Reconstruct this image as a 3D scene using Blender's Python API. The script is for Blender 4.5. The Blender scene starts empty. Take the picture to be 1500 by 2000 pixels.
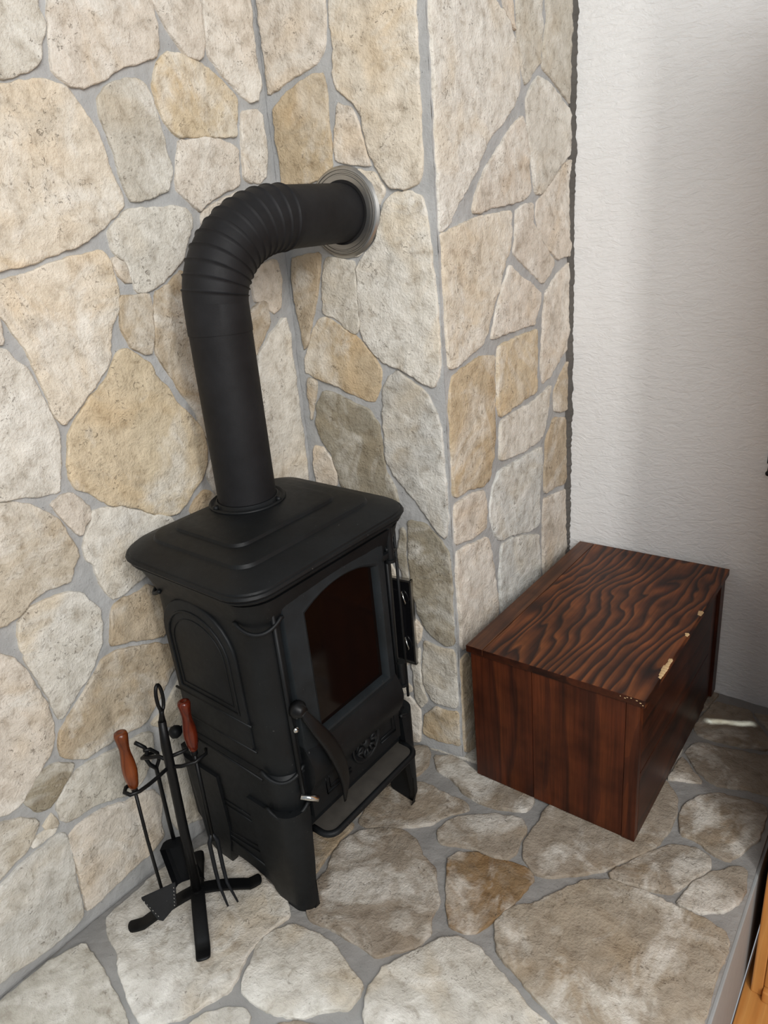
import bpy, bmesh, math, random
from mathutils import Vector, Matrix, noise
from mathutils.geometry import delaunay_2d_cdt

C = bpy.context.scene.collection
PI = math.pi

# ------------------------------------------------------------------ camera
cam_d = bpy.data.cameras.new('camera'); cam = bpy.data.objects.new('camera', cam_d); C.objects.link(cam)
cam_d.sensor_fit = 'HORIZONTAL'; cam_d.sensor_width = 36.0
cam_d.lens = 36.0 * 1362.3 / 1500.0
cam_d.clip_start = 0.02
cam_right = Vector((0.78722, 0.61152, -0.07952))
cam_down = Vector((0.15542, -0.32154, -0.93405))
cam_fwd = Vector((-0.59676, 0.72295, -0.34817))
cam.matrix_world = Matrix(((cam_right.x, -cam_down.x, -cam_fwd.x, 0.0),
                           (cam_right.y, -cam_down.y, -cam_fwd.y, 0.0),
                           (cam_right.z, -cam_down.z, -cam_fwd.z, 1.2),
                           (0, 0, 0, 1)))
bpy.context.scene.camera = cam

# ------------------------------------------------------------------ world, light, exposure
world = bpy.data.worlds.new('daylight'); bpy.context.scene.world = world; world.use_nodes = True
bg = world.node_tree.nodes['Background']
bg.inputs['Color'].default_value = (0.86, 0.93, 1.0, 1); bg.inputs['Strength'].default_value = 0.38

def area(name, loc, target, sx, sy, power, color, spread=180):
    d = bpy.data.lights.new(name, 'AREA'); d.shape = 'RECTANGLE'; d.size = sx; d.size_y = sy
    d.energy = power; d.color = color; d.spread = math.radians(spread)
    o = bpy.data.objects.new(name, d); C.objects.link(o); o.location = loc
    v = Vector(target) - Vector(loc)
    o.rotation_euler = v.to_track_quat('-Z', 'Y').to_euler()
    return o
area('window_light_high', (0.9, -0.5, 2.15), (-0.95, 1.3, 1.1), 1.3, 0.9, 45, (1.0, 0.985, 0.96))
area('window_light_side', (1.15, -0.26, 1.5), (-0.7, 1.8, 1.0), 0.15, 1.3, 19, (1.0, 0.985, 0.96))
_low = area('hearth_patch_lamp', (-0.30, 0.0, 1.6), (-0.44, 0.40, 0.0), 1.3, 0.55, 1.8, (0.80, 0.91, 1.0), 14)  # added overhead lamp, narrowed and aimed to throw the cool hearth patch
_low.rotation_euler = (Matrix.Rotation(math.radians(30), 3, 'Z') @ Matrix.Rotation(math.radians(12), 3, 'X')).to_euler()
_s = area('floor_strip_lamp', (-0.285, 1.66, 1.6), (-0.294, 1.662, 0.0), 0.11, 0.004, 0.008, (0.8, 0.95, 1.0), 1)  # added narrow lamp that draws the thin light strip; real source unknown
_s.rotation_euler = (0, 0, math.radians(26.5))
vs = bpy.context.scene.view_settings
vs.view_transform = 'Standard'; vs.look = 'None'; vs.gamma = 1.0; vs.use_curve_mapping = False
vs.exposure = 0.0

# ------------------------------------------------------------------ helpers
def srgb(r, g, b):
    f = lambda c: (c/255/12.92 if c/255 <= 0.04045 else ((c/255+0.055)/1.055)**2.4)
    return (f(r), f(g), f(b), 1.0)

def link(name, me, mat=None, parent=None):
    o = bpy.data.objects.new(name, me); C.objects.link(o)
    if mat is not None and len(me.materials) == 0: me.materials.append(mat)
    if parent is not None: o.parent = parent
    return o

def tag(o, label=None, cat=None, group=None, kind=None):
    if label: o['label'] = label
    if cat: o['category'] = cat
    if group: o['group'] = group
    if kind: o['kind'] = kind
    return o

def empty(name, loc=(0, 0, 0), rot=(0, 0, 0)):
    o = bpy.data.objects.new(name, None); C.objects.link(o); o.location = loc; o.rotation_euler = rot
    o.empty_display_size = 0.05
    return o

def finish(name, bm, mat, parent=None, smooth=False, angle=None):
    me = bpy.data.meshes.new(name)
    bmesh.ops.recalc_face_normals(bm, faces=bm.faces)
    bm.to_mesh(me); bm.free()
    if smooth:
        for p in me.polygons: p.use_smooth = True
    if angle is not None:
        for p in me.polygons: p.use_smooth = True
        me.set_sharp_from_angle(angle=math.radians(angle))
    return link(name, me, mat, parent)

def box(bm, x0, x1, y0, y1, z0, z1, bev=0.0, seg=2, M=None):
    b = bmesh.new()
    v = [b.verts.new((x, y, z)) for x in (x0, x1) for y in (y0, y1) for z in (z0, z1)]
    for f in ((0, 1, 3, 2), (4, 6, 7, 5), (0, 4, 5, 1), (2, 3, 7, 6), (0, 2, 6, 4), (1, 5, 7, 3)):
        b.faces.new([v[i] for i in f])
    bmesh.ops.recalc_face_normals(b, faces=b.faces)
    if bev > 0: bmesh.ops.bevel(b, geom=b.edges[:], offset=bev, segments=seg, profile=0.5, affect='EDGES')
    if M is not None: bmesh.ops.transform(b, matrix=M, verts=b.verts)
    merge(bm, b)

def merge(bm, b):
    me = bpy.data.meshes.new('tmp'); b.to_mesh(me); b.free(); bm.from_mesh(me); bpy.data.meshes.remove(me)

def tube(bm, pts, r, n=10, cap=True, flat=None):
    """sweep a round (or flat, w x t) section along points; r may be a list"""
    pts = [Vector(p) for p in pts]; rings = []
    rr = r if isinstance(r, (list, tuple)) else [r]*len(pts)
    T0 = (pts[1]-pts[0]).normalized()
    up = Vector((0, 0, 1)) if abs(T0.z) < 0.9 else Vector((0, 1, 0))
    if flat and len(flat) > 2: up = Vector(flat[2])
    N = (up - T0*up.dot(T0)).normalized()
    for i, p in enumerate(pts):
        if i == 0: T = T0
        elif i == len(pts)-1: T = (pts[-1]-pts[-2]).normalized()
        else: T = ((pts[i+1]-p).normalized() + (p-pts[i-1]).normalized()).normalized()
        N = (N - T*N.dot(T)).normalized(); B = T.cross(N)
        ring = []
        for k in range(n):
            a = 2*PI*k/n
            if flat:
                ca, sa = math.cos(a), math.sin(a)
                e = 0.45
                x = math.copysign(abs(ca)**e, ca)*flat[0]*rr[i]; y = math.copysign(abs(sa)**e, sa)*flat[1]*rr[i]
                ring.append(bm.verts.new(p + B*x + N*y))
            else:
                ring.append(bm.verts.new(p + (N*math.cos(a) + B*math.sin(a))*rr[i]))
        rings.append(ring)
    for a, b in zip(rings, rings[1:]):
        for k in range(n):
            bm.faces.new((a[k], a[(k+1) % n], b[(k+1) % n], b[k]))
    if cap:
        bm.faces.new(rings[0][::-1]); bm.faces.new(rings[-1])

def lathe(bm, prof, n=48, M=None, close=False):
    """profile [(r, z)] turned round Z"""
    vs_ = []
    for r, z in prof:
        if r < 1e-6: vs_.append([bm.verts.new((0, 0, z))]*n); continue
        vs_.append([bm.verts.new((r*math.cos(2*PI*k/n), r*math.sin(2*PI*k/n), z)) for k in range(n)])
    pairs = list(zip(vs_, vs_[1:]))
    if close: pairs.append((vs_[-1], vs_[0]))
    for a, b in pairs:
        for k in range(n):
            q = [a[k], a[(k+1) % n], b[(k+1) % n], b[k]]
            u = []
            for x in q:
                if x not in u: u.append(x)
            if len(u) > 2: bm.faces.new(u)
    if M is not None:
        vv = []
        for l in vs_:
            for v in l:
                if v not in vv: vv.append(v)
        for v in set(vv): v.co = M @ v.co

def extrude_poly(bm, pts, f0, f1, bev=0.0):
    """closed 2D outline, f0/f1 map (u, v) to the two faces"""
    b = bmesh.new()
    a = [b.verts.new(f0(u, v)) for u, v in pts]; c = [b.verts.new(f1(u, v)) for u, v in pts]
    fa = b.faces.new(a); fc = b.faces.new(c[::-1])
    n = len(pts)
    for i in range(n): b.faces.new((a[i], c[i], c[(i+1) % n], a[(i+1) % n]))
    bmesh.ops.recalc_face_normals(b, faces=b.faces)
    if bev > 0:
        ed = list(fc.edges) + list(fa.edges)
        bmesh.ops.bevel(b, geom=ed, offset=bev, segments=2, profile=0.5, affect='EDGES')
    bmesh.ops.triangulate(b, faces=[f for f in b.faces if len(f.verts) > 4])
    merge(bm, b)

# ------------------------------------------------------------------ materials
class NT:
    def __init__(s, name):
        s.m = bpy.data.materials.new(name); s.m.use_nodes = True; s.t = s.m.node_tree
        s.b = s.t.nodes['Principled BSDF']
    def n(s, typ, **kw):
        x = s.t.nodes.new(typ)
        for k, v in kw.items():
            if k in x.inputs: x.inputs[k].default_value = v
            else: setattr(x, k, v)
        return x
    def l(s, a, b): s.t.links.new(a, b)
    def noise(s, vec, scale, detail=4, rough=0.55, dist=0.0):
        x = s.n('ShaderNodeTexNoise'); x.inputs['Scale'].default_value = scale
        x.inputs['Detail'].default_value = detail; x.inputs['Roughness'].default_value = rough
        x.inputs['Distortion'].default_value = dist
        if vec is not None: s.l(vec, x.inputs['Vector'])
        return x.outputs['Fac']
    def ramp(s, fac, stops):
        x = s.n('ShaderNodeValToRGB'); e = x.color_ramp.elements
        while len(e) > 2: e.remove(e[-1])
        for i, (p, c) in enumerate(stops):
            if i > 1: e.new(p)
            e[i].position = p; e[i].color = c if len(c) == 4 else (*c, 1)
        s.l(fac, x.inputs['Fac']); return x.outputs['Color']
    def mix(s, fac, a, b, mode='MIX'):
        x = s.n('ShaderNodeMix', data_type='RGBA', blend_type=mode)
        for inp, v in ((x.inputs[0], fac), (x.inputs[6], a), (x.inputs[7], b)):
            if hasattr(v, 'is_linked'): s.l(v, inp)
            else: inp.default_value = v if not isinstance(v, tuple) or len(v) == 4 else (*v, 1)
        return x.outputs[2]
    def math(s, op, a, b=0.0):
        x = s.n('ShaderNodeMath', operation=op)
        for inp, v in ((x.inputs[0], a), (x.inputs[1], b)):
            if hasattr(v, 'is_linked'): s.l(v, inp)
            else: inp.default_value = v
        return x.outputs[0]
    def bump(s, h, strength=0.5, dist=0.002, normal=None):
        x = s.n('ShaderNodeBump'); x.inputs['Strength'].default_value = strength; x.inputs['Distance'].default_value = dist
        s.l(h, x.inputs['Height'])
        if normal is not None: s.l(normal, x.inputs['Normal'])
        return x.outputs['Normal']
    def coords(s, kind='Object', scale=None, offset_random=False):
        tc = s.n('ShaderNodeTexCoord').outputs[kind]
        if offset_random:
            oi = s.n('ShaderNodeObjectInfo')
            v = s.n('ShaderNodeVectorMath', operation='ADD')
            m = s.n('ShaderNodeVectorMath', operation='SCALE'); s.l(oi.outputs['Location'], m.inputs[0]); m.inputs['Scale'].default_value = 7.3
            s.l(tc, v.inputs[0]); s.l(m.outputs[0], v.inputs[1]); tc = v.outputs[0]
        if scale:
            mp = s.n('ShaderNodeMapping'); mp.inputs['Scale'].default_value = scale; s.l(tc, mp.inputs['Vector']); tc = mp.outputs[0]
        return tc
    def set(s, **kw):
        for k, v in kw.items():
            inp = s.b.inputs[k.replace('_', ' ')]
            if hasattr(v, 'is_linked'): s.l(v, inp)
            else: inp.default_value = v
        return s.m

def mat_stone():
    t = NT('limestone'); v = t.coords('Object', offset_random=True)
    oi = t.n('ShaderNodeObjectInfo'); base = oi.outputs['Color']
    big = t.noise(v, 7, 4, 0.65, 0.8)
    mid = t.noise(v, 38, 5, 0.65, 0.3)
    fine = t.noise(v, 210, 3, 0.6)
    hue = t.noise(v, 6.0, 2, 0.5, 1.0)
    ochre = t.mix(1.0, base, (0.97, 0.85, 0.68, 1), 'MULTIPLY')
    pale = t.mix(0.60, base, (0.80, 0.78, 0.73, 1)); dirty = t.mix(0.55, base, (0.30, 0.27, 0.22, 1))
    c = t.mix(t.ramp(hue, [(0.50, (0, 0, 0)), (0.72, (0.6, 0.6, 0.6))]), base, ochre)
    c = t.mix(t.ramp(big, [(0.48, (0, 0, 0)), (0.64, (0.9, 0.9, 0.9))]), c, pale)
    c = t.mix(t.ramp(t.noise(v, 11, 5, 0.7, 0.9), [(0.54, (0, 0, 0)), (0.74, (0.75, 0.75, 0.75))]), c, dirty)
    c = t.mix(1.0, c, t.ramp(mid, [(0.22, (0.55, 0.50, 0.44)), (0.46, (0.95, 0.94, 0.92)), (0.75, (1.16, 1.16, 1.16))]), 'MULTIPLY')
    # dark pores gathered in patches
    pores = t.noise(v, 120, 3, 0.7, 0.8)
    patch = t.noise(v, 16, 3, 0.6, 0.8)
    pm = t.math('MULTIPLY', t.ramp(pores, [(0.60, (0, 0, 0)), (0.67, (0.8, 0.8, 0.8))]), t.ramp(patch, [(0.48, (0, 0, 0)), (0.62, (0.7, 0.7, 0.7))]))
    c = t.mix(pm, c, (0.16, 0.125, 0.09, 1))
    h = t.math('ADD', t.math('MULTIPLY', mid, 1.0), t.math('MULTIPLY', fine, 0.35))
    h = t.math('SUBTRACT', h, t.math('MULTIPLY', pm, 0.35))
    nb = t.bump(h, 1.0, 0.0055)
    return t.set(Base_Color=c, Roughness=0.85, Normal=nb, Specular_IOR_Level=0.25)

def mat_mortar(name='mortar', col=(172, 172, 171)):
    t = NT(name); v = t.coords('Object')
    n1 = t.noise(v, 12, 3, 0.6); n2 = t.noise(v, 160, 4, 0.7); n3 = t.noise(v, 60, 2, 0.5)
    b = srgb(*col)
    c = t.mix(t.ramp(n1, [(0.3, (0, 0, 0)), (0.7, (1, 1, 1))]), tuple(x*0.86 for x in b[:3]) + (1,), tuple(min(1, x*1.12) for x in b[:3]) + (1,))
    c = t.mix(t.ramp(n2, [(0.66, (0, 0, 0)), (0.72, (0.8, 0.8, 0.8))]), c, (0.07, 0.07, 0.075, 1))
    h = t.math('ADD', n2, t.math('MULTIPLY', n3, 0.7))
    return t.set(Base_Color=c, Roughness=0.92, Normal=t.bump(h, 0.6, 0.003), Specular_IOR_Level=0.2)

def mat_plaster():
    t = NT('white_roughcast_plaster'); v = t.coords('Object')
    m = t.coords('Object', scale=(1.0, 1.0, 2.6))
    n1 = t.noise(m, 26, 4, 0.62, 1.6); n2 = t.noise(v, 110, 3, 0.6, 0.4); n3 = t.noise(v, 4, 2, 0.5)
    h = t.math('ADD', t.math('MULTIPLY', n1, 1.0), t.math('MULTIPLY', n2, 0.28))
    c = t.mix(n3, (0.79, 0.79, 0.785, 1), (0.83, 0.83, 0.825, 1))
    return t.set(Base_Color=c, Roughness=0.9, Normal=t.bump(h, 0.6, 0.006), Specular_IOR_Level=0.2)

def mat_iron(name='black_cast_iron', col=(0.0043, 0.0049, 0.0055), rough=0.52, dust=True):
    t = NT(name); v = t.coords('Object')
    n1 = t.noise(v, 14, 3, 0.6); n2 = t.noise(v, 330, 2, 0.6); n3 = t.noise(v, 70, 3, 0.6)
    c = t.mix(t.ramp(n1, [(0.35, (0, 0, 0)), (0.75, (1, 1, 1))]), (*col, 1), (col[0]*1.7, col[1]*1.8, col[2]*1.85, 1))
    if dust:
        d = t.noise(v, 240, 2, 0.5)
        c = t.mix(t.ramp(d, [(0.755, (0, 0, 0)), (0.77, (0.25, 0.25, 0.25))]), c, (0.25, 0.25, 0.24, 1))
    r = t.math('ADD', rough - 0.08, t.math('MULTIPLY', n3, 0.16))
    return t.set(Base_Color=c, Roughness=r, Normal=t.bump(n2, 0.25, 0.0006), Specular_IOR_Level=0.24)

def mat_simple(name, col, rough=0.5, metal=0.0, spec=0.5, noise_amt=0.12, scale=40):
    t = NT(name); v = t.coords('Object'); n = t.noise(v, scale, 3, 0.6)
    lo = tuple(x*(1-noise_amt) for x in col) + (1,); hi = tuple(min(1, x*(1+noise_amt)) for x in col) + (1,)
    return t.set(Base_Color=t.mix(n, lo, hi), Roughness=rough, Metallic=metal, Specular_IOR_Level=spec)

def mat_wood(name, axis, stops, lines=60.0, wander=3.0, across=5.0, along=1.0, rough=0.42, fine_dark=0.5, spec=0.4, cross=0, blotch=1.0):
    """grain lines run along AXIS, spaced by LINES per metre across CROSS, wandering by WANDER lines"""
    t = NT(name)
    sc = [across, across, across]; sc[axis] = along
    v = t.coords('Object', offset_random=True)
    mp = t.n('ShaderNodeMapping'); mp.inputs['Scale'].default_value = sc; t.l(v, mp.inputs['Vector'])
    n1 = t.noise(mp.outputs[0], 1.0, 3, 0.5, 0.4)
    sx = t.n('ShaderNodeSeparateXYZ'); t.l(v, sx.inputs[0])
    f = t.math('FRACT', t.math('ADD', t.math('MULTIPLY', sx.outputs[cross], lines), t.math('MULTIPLY', n1, wander*4)))
    grain = t.ramp(f, stops)
    sc2 = [150.0]*3; sc2[axis] = 5.0
    mp2 = t.n('ShaderNodeMapping'); mp2.inputs['Scale'].default_value = sc2; t.l(v, mp2.inputs['Vector'])
    n2 = t.noise(mp2.outputs[0], 1.0, 3, 0.6)
    n3 = t.noise(v, 9, 3, 0.6)
    lo = 1.0 - fine_dark
    c = t.mix(1.0, grain, t.ramp(n2, [(0.25, (lo, lo, lo)), (0.62, (1, 1, 1))]), 'MULTIPLY')
    c = t.mix(1.0, c, t.ramp(n3, [(0.3, (1-.5*blotch, 1-.55*blotch, 1-.55*blotch)), (0.55, (1, 1, 1)), (0.8, (1+.35*blotch, 1+.25*blotch, 1+.2*blotch))]), 'MULTIPLY')
    nb = t.bump(t.math('ADD', n2, t.math('MULTIPLY', f, 0.5)), 0.25, 0.0012)
    return t.set(Base_Color=c, Roughness=rough, Normal=nb, Specular_IOR_Level=spec)

M_STONE = mat_stone()
M_MORTAR = mat_mortar()
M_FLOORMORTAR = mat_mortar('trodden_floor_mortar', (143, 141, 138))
M_JOINT = mat_mortar('dark_joint_filler', (95, 92, 88))
M_PLASTER = mat_plaster()
M_IRON = mat_iron()
M_DOOR = mat_iron('chalky_lit_black_iron', (0.0085, 0.0105, 0.012), 0.55)  # chalk marks, plus the cool light on the door frame put into the colour
M_PIPE = mat_iron('matt_black_pipe_paint', (0.0085, 0.0080, 0.0086), 0.62, dust=False)
M_WIRE = mat_iron('black_painted_steel', (0.003, 0.003, 0.0032), 0.42, dust=False)
M_PAN = mat_iron('worn_black_sheet_steel', (0.009, 0.0095, 0.011), 0.38)
M_STEEL = mat_simple('brushed_steel', (0.44, 0.43, 0.41), 0.38, 1.0)
M_BOLT = mat_simple('bright_bolt_steel', (0.62, 0.62, 0.6), 0.2, 1.0)
M_HANDLE = mat_wood('varnished_orange_wood', 2, [(0.0, (0.17, 0.040, 0.010)), (0.7, (0.24, 0.060, 0.014)), (1.0, (0.11, 0.024, 0.008))], lines=150, wander=1, across=12, along=3, rough=0.25, fine_dark=0.25)
M_HANDLE_RED = mat_wood('varnished_red_wood', 2, [(0.0, (0.10, 0.013, 0.005)), (0.7, (0.16, 0.024, 0.007)), (1.0, (0.07, 0.010, 0.005))], lines=150, wander=1, across=12, along=3, rough=0.2, fine_dark=0.25)
WST = [(0.0, (0.20, 0.064, 0.018)), (0.30, (0.15, 0.044, 0.013)), (0.62, (0.060, 0.017, 0.007)), (0.86, (0.020, 0.007, 0.005)), (1.0, (0.15, 0.046, 0.014))]
M_LID = mat_wood('dark_stained_pine_lid', 1, WST, lines=42, wander=2.7, across=6.0, along=1.9, rough=0.45, spec=0.3)
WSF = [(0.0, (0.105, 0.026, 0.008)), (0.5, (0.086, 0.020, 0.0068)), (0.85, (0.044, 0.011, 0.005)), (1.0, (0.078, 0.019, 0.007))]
WSF_SHADED = [(q, tuple(0.55*x for x in c)) for q, c in WSF]  # front wood darkened: shade on the box side put into the colour
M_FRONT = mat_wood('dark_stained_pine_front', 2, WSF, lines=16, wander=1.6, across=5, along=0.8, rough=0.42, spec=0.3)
M_SIDE_SHADED = mat_wood('dark_stained_pine_shaded_side', 1, WSF_SHADED, lines=16, wander=1.6, across=5, along=0.8, rough=0.42, spec=0.3, cross=2)
M_RAW = mat_simple('bare_chipped_pine', (0.55, 0.38, 0.2), 0.7)
PST = [(0.0, (0.62, 0.30, 0.085)), (0.7, (0.55, 0.235, 0.06)), (1.0, (0.66, 0.33, 0.10))]
M_PINE = mat_wood('orange_varnished_pine', 2, PST, lines=35, wander=1.0, across=5, along=0.7, rough=0.3, fine_dark=0.12, blotch=0.15)
M_PLANK = mat_wood('orange_pine_floor', 1, PST, lines=35, wander=1.0, across=5, along=0.7, rough=0.35, fine_dark=0.15, blotch=0.2)
M_BRICK = mat_simple('reddish_brown_firebrick', (0.030, 0.008, 0.005), 0.85, noise_amt=0.5, scale=18)
M_SOOT = mat_simple('soot_black', (0.006, 0.005, 0.005), 0.9)
def mat_glass():
    t = NT('smoked_stove_glass'); v = t.coords('Object'); n = t.noise(v, 12, 3, 0.6)
    return t.set(Base_Color=(0.010, 0.005, 0.004, 1), Roughness=0.08, Transmission_Weight=0.6, IOR=1.45, Specular_IOR_Level=0.3)
M_GLASS = mat_glass()
M_GREYPAINT = mat_simple('grey_plinth_render', (0.30, 0.31, 0.31), 0.85)
M_DUST = mat_simple('ash_dusted_iron', (0.038, 0.034, 0.028), 0.75, noise_amt=0.6, scale=30)

# ------------------------------------------------------------------ stonework (outlines in millimetres on each face)
STONES_LEFT = """
g 592 1603 693 1623 686 1589 694 1571 689 1554 680 1542 675 1518 653 1500 626 1489 603 1485 558 1481
c 714 1627 701 1585 696 1558 694 1534 690 1503 704 1490 724 1485 758 1493 789 1507 817 1524 855 1536 888 1548 896 1565 901 1604 901 1626 894 1661
c 901 1663 902 1630 914 1613 925 1592 942 1572 956 1559 979 1556 994 1561 1002 1596 1003 1628 1009 1683
c 1019 1685 1009 1629 1008 1597 1010 1565 1035 1539 1074 1509 1098 1498 1121 1504 1131 1528 1130 1572 1129 1623 1131 1707
t 878 1517 892 1542 912 1558 940 1560 978 1553 1016 1537 1060 1507 1060 1486 1053 1436 1019 1432 970 1431 916 1425 895 1435 882 1450 875 1474 872 1501
g 760 1474 776 1491 797 1502 829 1510 849 1510 865 1492 870 1465 874 1437 878 1405 881 1372 876 1351 861 1333 832 1325 804 1318 784 1319 778 1337 773 1361 771 1392 763 1419 757 1445
C 556 1474 600 1476 633 1484 671 1492 699 1486 717 1474 729 1450 746 1425 752 1391 759 1360 771 1328 770 1312 747 1292 719 1276 696 1261 666 1250 618 1237 573 1225 531 1219 486 1219
c 909 1419 969 1427 1018 1425 1048 1413 1044 1377 1042 1349 1027 1341 1000 1335 972 1324 944 1310 932 1300 915 1316 900 1328 884 1334 893 1372 902 1398
c 1071 1479 1110 1487 1125 1477 1127 1445 1126 1408 1115 1365 1098 1353 1070 1352 1055 1359 1058 1396 1063 1441
w 729 1272 757 1292 775 1306 812 1306 839 1308 862 1310 896 1307 907 1294 910 1276 889 1250 877 1223 856 1206 822 1181 785 1166 763 1166 756 1191 754 1217 733 1235 728 1256
c 729 1231 749 1217 753 1195 757 1182 742 1187 730 1201 726 1221
p 480 1197 527 1204 569 1213 615 1225 662 1234 710 1240 721 1223 726 1193 725 1167 718 1142 700 1118 690 1093 685 1063 667 1043 642 1021 618 1003 588 978 571 967 563 988 557 1016 551 1047 546 1077 537 1106 527 1128 517 1151 479 1194
w 456 1111 500 1104 512 1102 523 1084 536 1070 544 1035 552 1000 559 967 557 937 550 902 541 873 537 858 504 863 471 870 447 873 394 884
c 472 1169 508 1161 512 1137 508 1113 487 1113 458 1118
b 729 1163 758 1164 787 1162 787 1139 781 1103 769 1058 750 1061 729 1074 721 1097 716 1120 720 1146
b 799 1161 832 1176 862 1196 893 1185 905 1127 910 1026 902 923 880 852 853 881 839 937 817 977 792 1026 778 1057 785 1103
t 576 950 597 976 633 1005 669 1029 682 1050 699 1069 716 1076 738 1059 762 1041 770 1015 790 987 806 954 830 923 849 893 853 860 847 823 828 795 806 780 782 760 760 746 730 747 703 762 669 787 640 800 616 810 604 824 588 844 567 855 559 881 565 916
b 786 737 808 761 830 770 847 759 854 725 867 685 814 698
c 515 844 538 852 556 851 571 835 582 817 580 798 564 784 553 770 541 792 528 816
q 391 873 437 870 461 865 484 854 505 833 523 813 530 786 539 764 542 738 528 719 517 698 489 700 461 698 436 690 415 675 393 672 338 680
w 584 806 609 805 644 796 673 778 703 760 741 741 751 705 713 674 666 649 635 641 610 630 583 630 572 653 565 687 565 708 550 729 552 749 565 769 578 789
w 415 666 439 683 471 683 504 681 530 669 540 646 555 623 552 592 544 558 527 534 505 507 480 488 454 465 434 452 430 475 426 510 417 547 409 584 405 616 407 645
b 580 617 603 622 636 618 661 629 680 609 680 552 672 508 646 512 614 527 583 538 559 542 566 574
b 428 431 450 451 475 469 507 495 535 524 564 528 611 514 655 497 687 474 684 429 659 406 627 375 598 356 572 348 527 353 494 352 462 353 434 367 419 386 420 409
c 331 656 372 626 389 610 403 581 411 540 420 503 422 458 418 427 404 403 380 386 354 359 332 343 308 339 253 372
g 599 333 633 346 658 371 686 397 722 362 733 283 691 280 637 305
k 387 377 406 376 439 352 419 334 393 312 375 299 354 304 338 338 350 362 368 377
g 387 301 412 321 437 336 463 337 505 332 544 329 580 328 597 319 591 271 573 245 552 221 518 217 477 237 445 243 413 243 394 247 386 263
w 355 267 374 285 379 269 382 250 370 255
w 324 245 337 256 352 259 366 256 377 250 370 242 353 242 333 241
g 243 336 292 329 324 314 349 294 349 280 332 260 317 244 295 239 264 225 213 227
G 205 199 260 211 291 224 320 228 350 232 380 235 388 223 389 186 382 128 379 77 375 32 347 22 316 21 276 23 240 30 217 30 161 37
c 392 215 409 226 441 225 478 220 514 202 550 200 572 189 589 152 573 110 571 69 528 50 497 50 453 41 412 39 383 36 386 84 388 135 389 186
g 600 245 639 284 680 263 704 178 724 62 674 35 607 53 592 94 600 158 583 198
b 1031 1113 1057 1123 1071 1118 1070 1077 1047 1048 1024 1019 998 996 986 1067
w 1027 1016 1071 1053 1117 1085 1126 1059 1126 992 1130 909 1132 811 1130 717 1125 666 1023 706 1016 840 1013 944
c 1040 1123 1033 1165 1065 1193 1104 1205 1118 1198 1120 1158 1110 1105 1090 1094 1073 1104 1061 1121
c 935 1298 984 1321 1039 1335 1117 1341 1122 1301 1114 1241 1086 1212 1039 1194 972 1199 927 1230
b 916 1179 1021 1176 1017 1115 966 1038 932 1002 914 1106
"""
STONES_BREAST = """
c -1152 1707 -1156 1659 -1153 1624 -1153 1572 -1155 1513 -1123 1521 -1086 1534 -1049 1540 -1024 1548 -1006 1570 -998 1609 -995 1672
o -1143 1486 -1116 1504 -1078 1519 -1039 1530 -1015 1528 -1011 1495 -1014 1443 -1013 1399 -1014 1367 -1039 1351 -1079 1344 -1132 1346 -1147 1347 -1145 1397 -1148 1436
C -978 1668 -992 1624 -988 1566 -992 1517 -989 1496 -956 1473 -936 1445 -932 1410 -924 1374 -901 1335 -880 1312 -853 1308 -821 1316 -814 1338 -811 1413 -811 1486 -811 1555 -809 1629
c -988 1474 -960 1461 -945 1437 -939 1406 -931 1374 -925 1356 -951 1362 -986 1370 -1004 1375 -1007 1398 -996 1441
w -881 1304 -842 1304 -815 1290 -810 1250 -805 1204 -800 1129 -793 1071 -793 1012 -800 955 -816 931 -851 949 -892 970 -929 980 -958 1006 -980 1039 -982 1086 -980 1137 -974 1182 -946 1205 -924 1222 -914 1259 -900 1290
g -1052 1202 -1014 1194 -983 1188 -982 1148 -984 1096 -985 1055 -995 1041 -1018 1052 -1042 1074 -1075 1085 -1071 1131 -1063 1172
b -1144 1203 -1113 1206 -1066 1208 -1071 1173 -1084 1131 -1101 1087 -1125 1023 -1139 1006 -1141 1046 -1147 1101 -1149 1156
o -1074 1079 -1045 1064 -987 1030 -949 988 -938 959 -944 926 -964 894 -1019 911 -1062 931 -1107 942 -1142 958 -1136 994 -1114 1039 -1095 1069
k -1094 917 -1064 912 -1021 892 -975 878 -957 847 -952 796 -948 740 -925 700 -920 657 -966 652 -1030 650 -1073 684 -1081 727 -1096 770 -1119 803 -1129 839 -1118 886
G -901 965 -866 943 -832 920 -815 886 -803 848 -801 796 -799 732 -797 645 -804 596 -823 610 -856 651 -890 692 -927 733 -945 770 -943 829 -941 877 -939 919 -920 953
c -1143 784 -1117 781 -1095 753 -1084 714 -1090 688 -1145 685 -1151 721
b -1138 945 -1112 938 -1123 896 -1142 841 -1143 889
k -898 627 -858 626 -824 596 -799 562 -797 500 -798 408 -798 327 -820 321 -853 333 -875 359 -890 402 -900 454 -905 533
k -918 608 -908 596 -913 531 -909 466 -923 463 -934 541
g -878 317 -848 309 -795 311 -794 215 -794 153 -829 145 -865 149 -885 180 -888 246
g -915 251 -892 296 -895 244 -893 178 -882 144 -898 118 -915 149
o -894 97 -858 133 -830 130 -791 139 -788 83 -793 38 -836 32 -879 32 -898 45
"""
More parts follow.
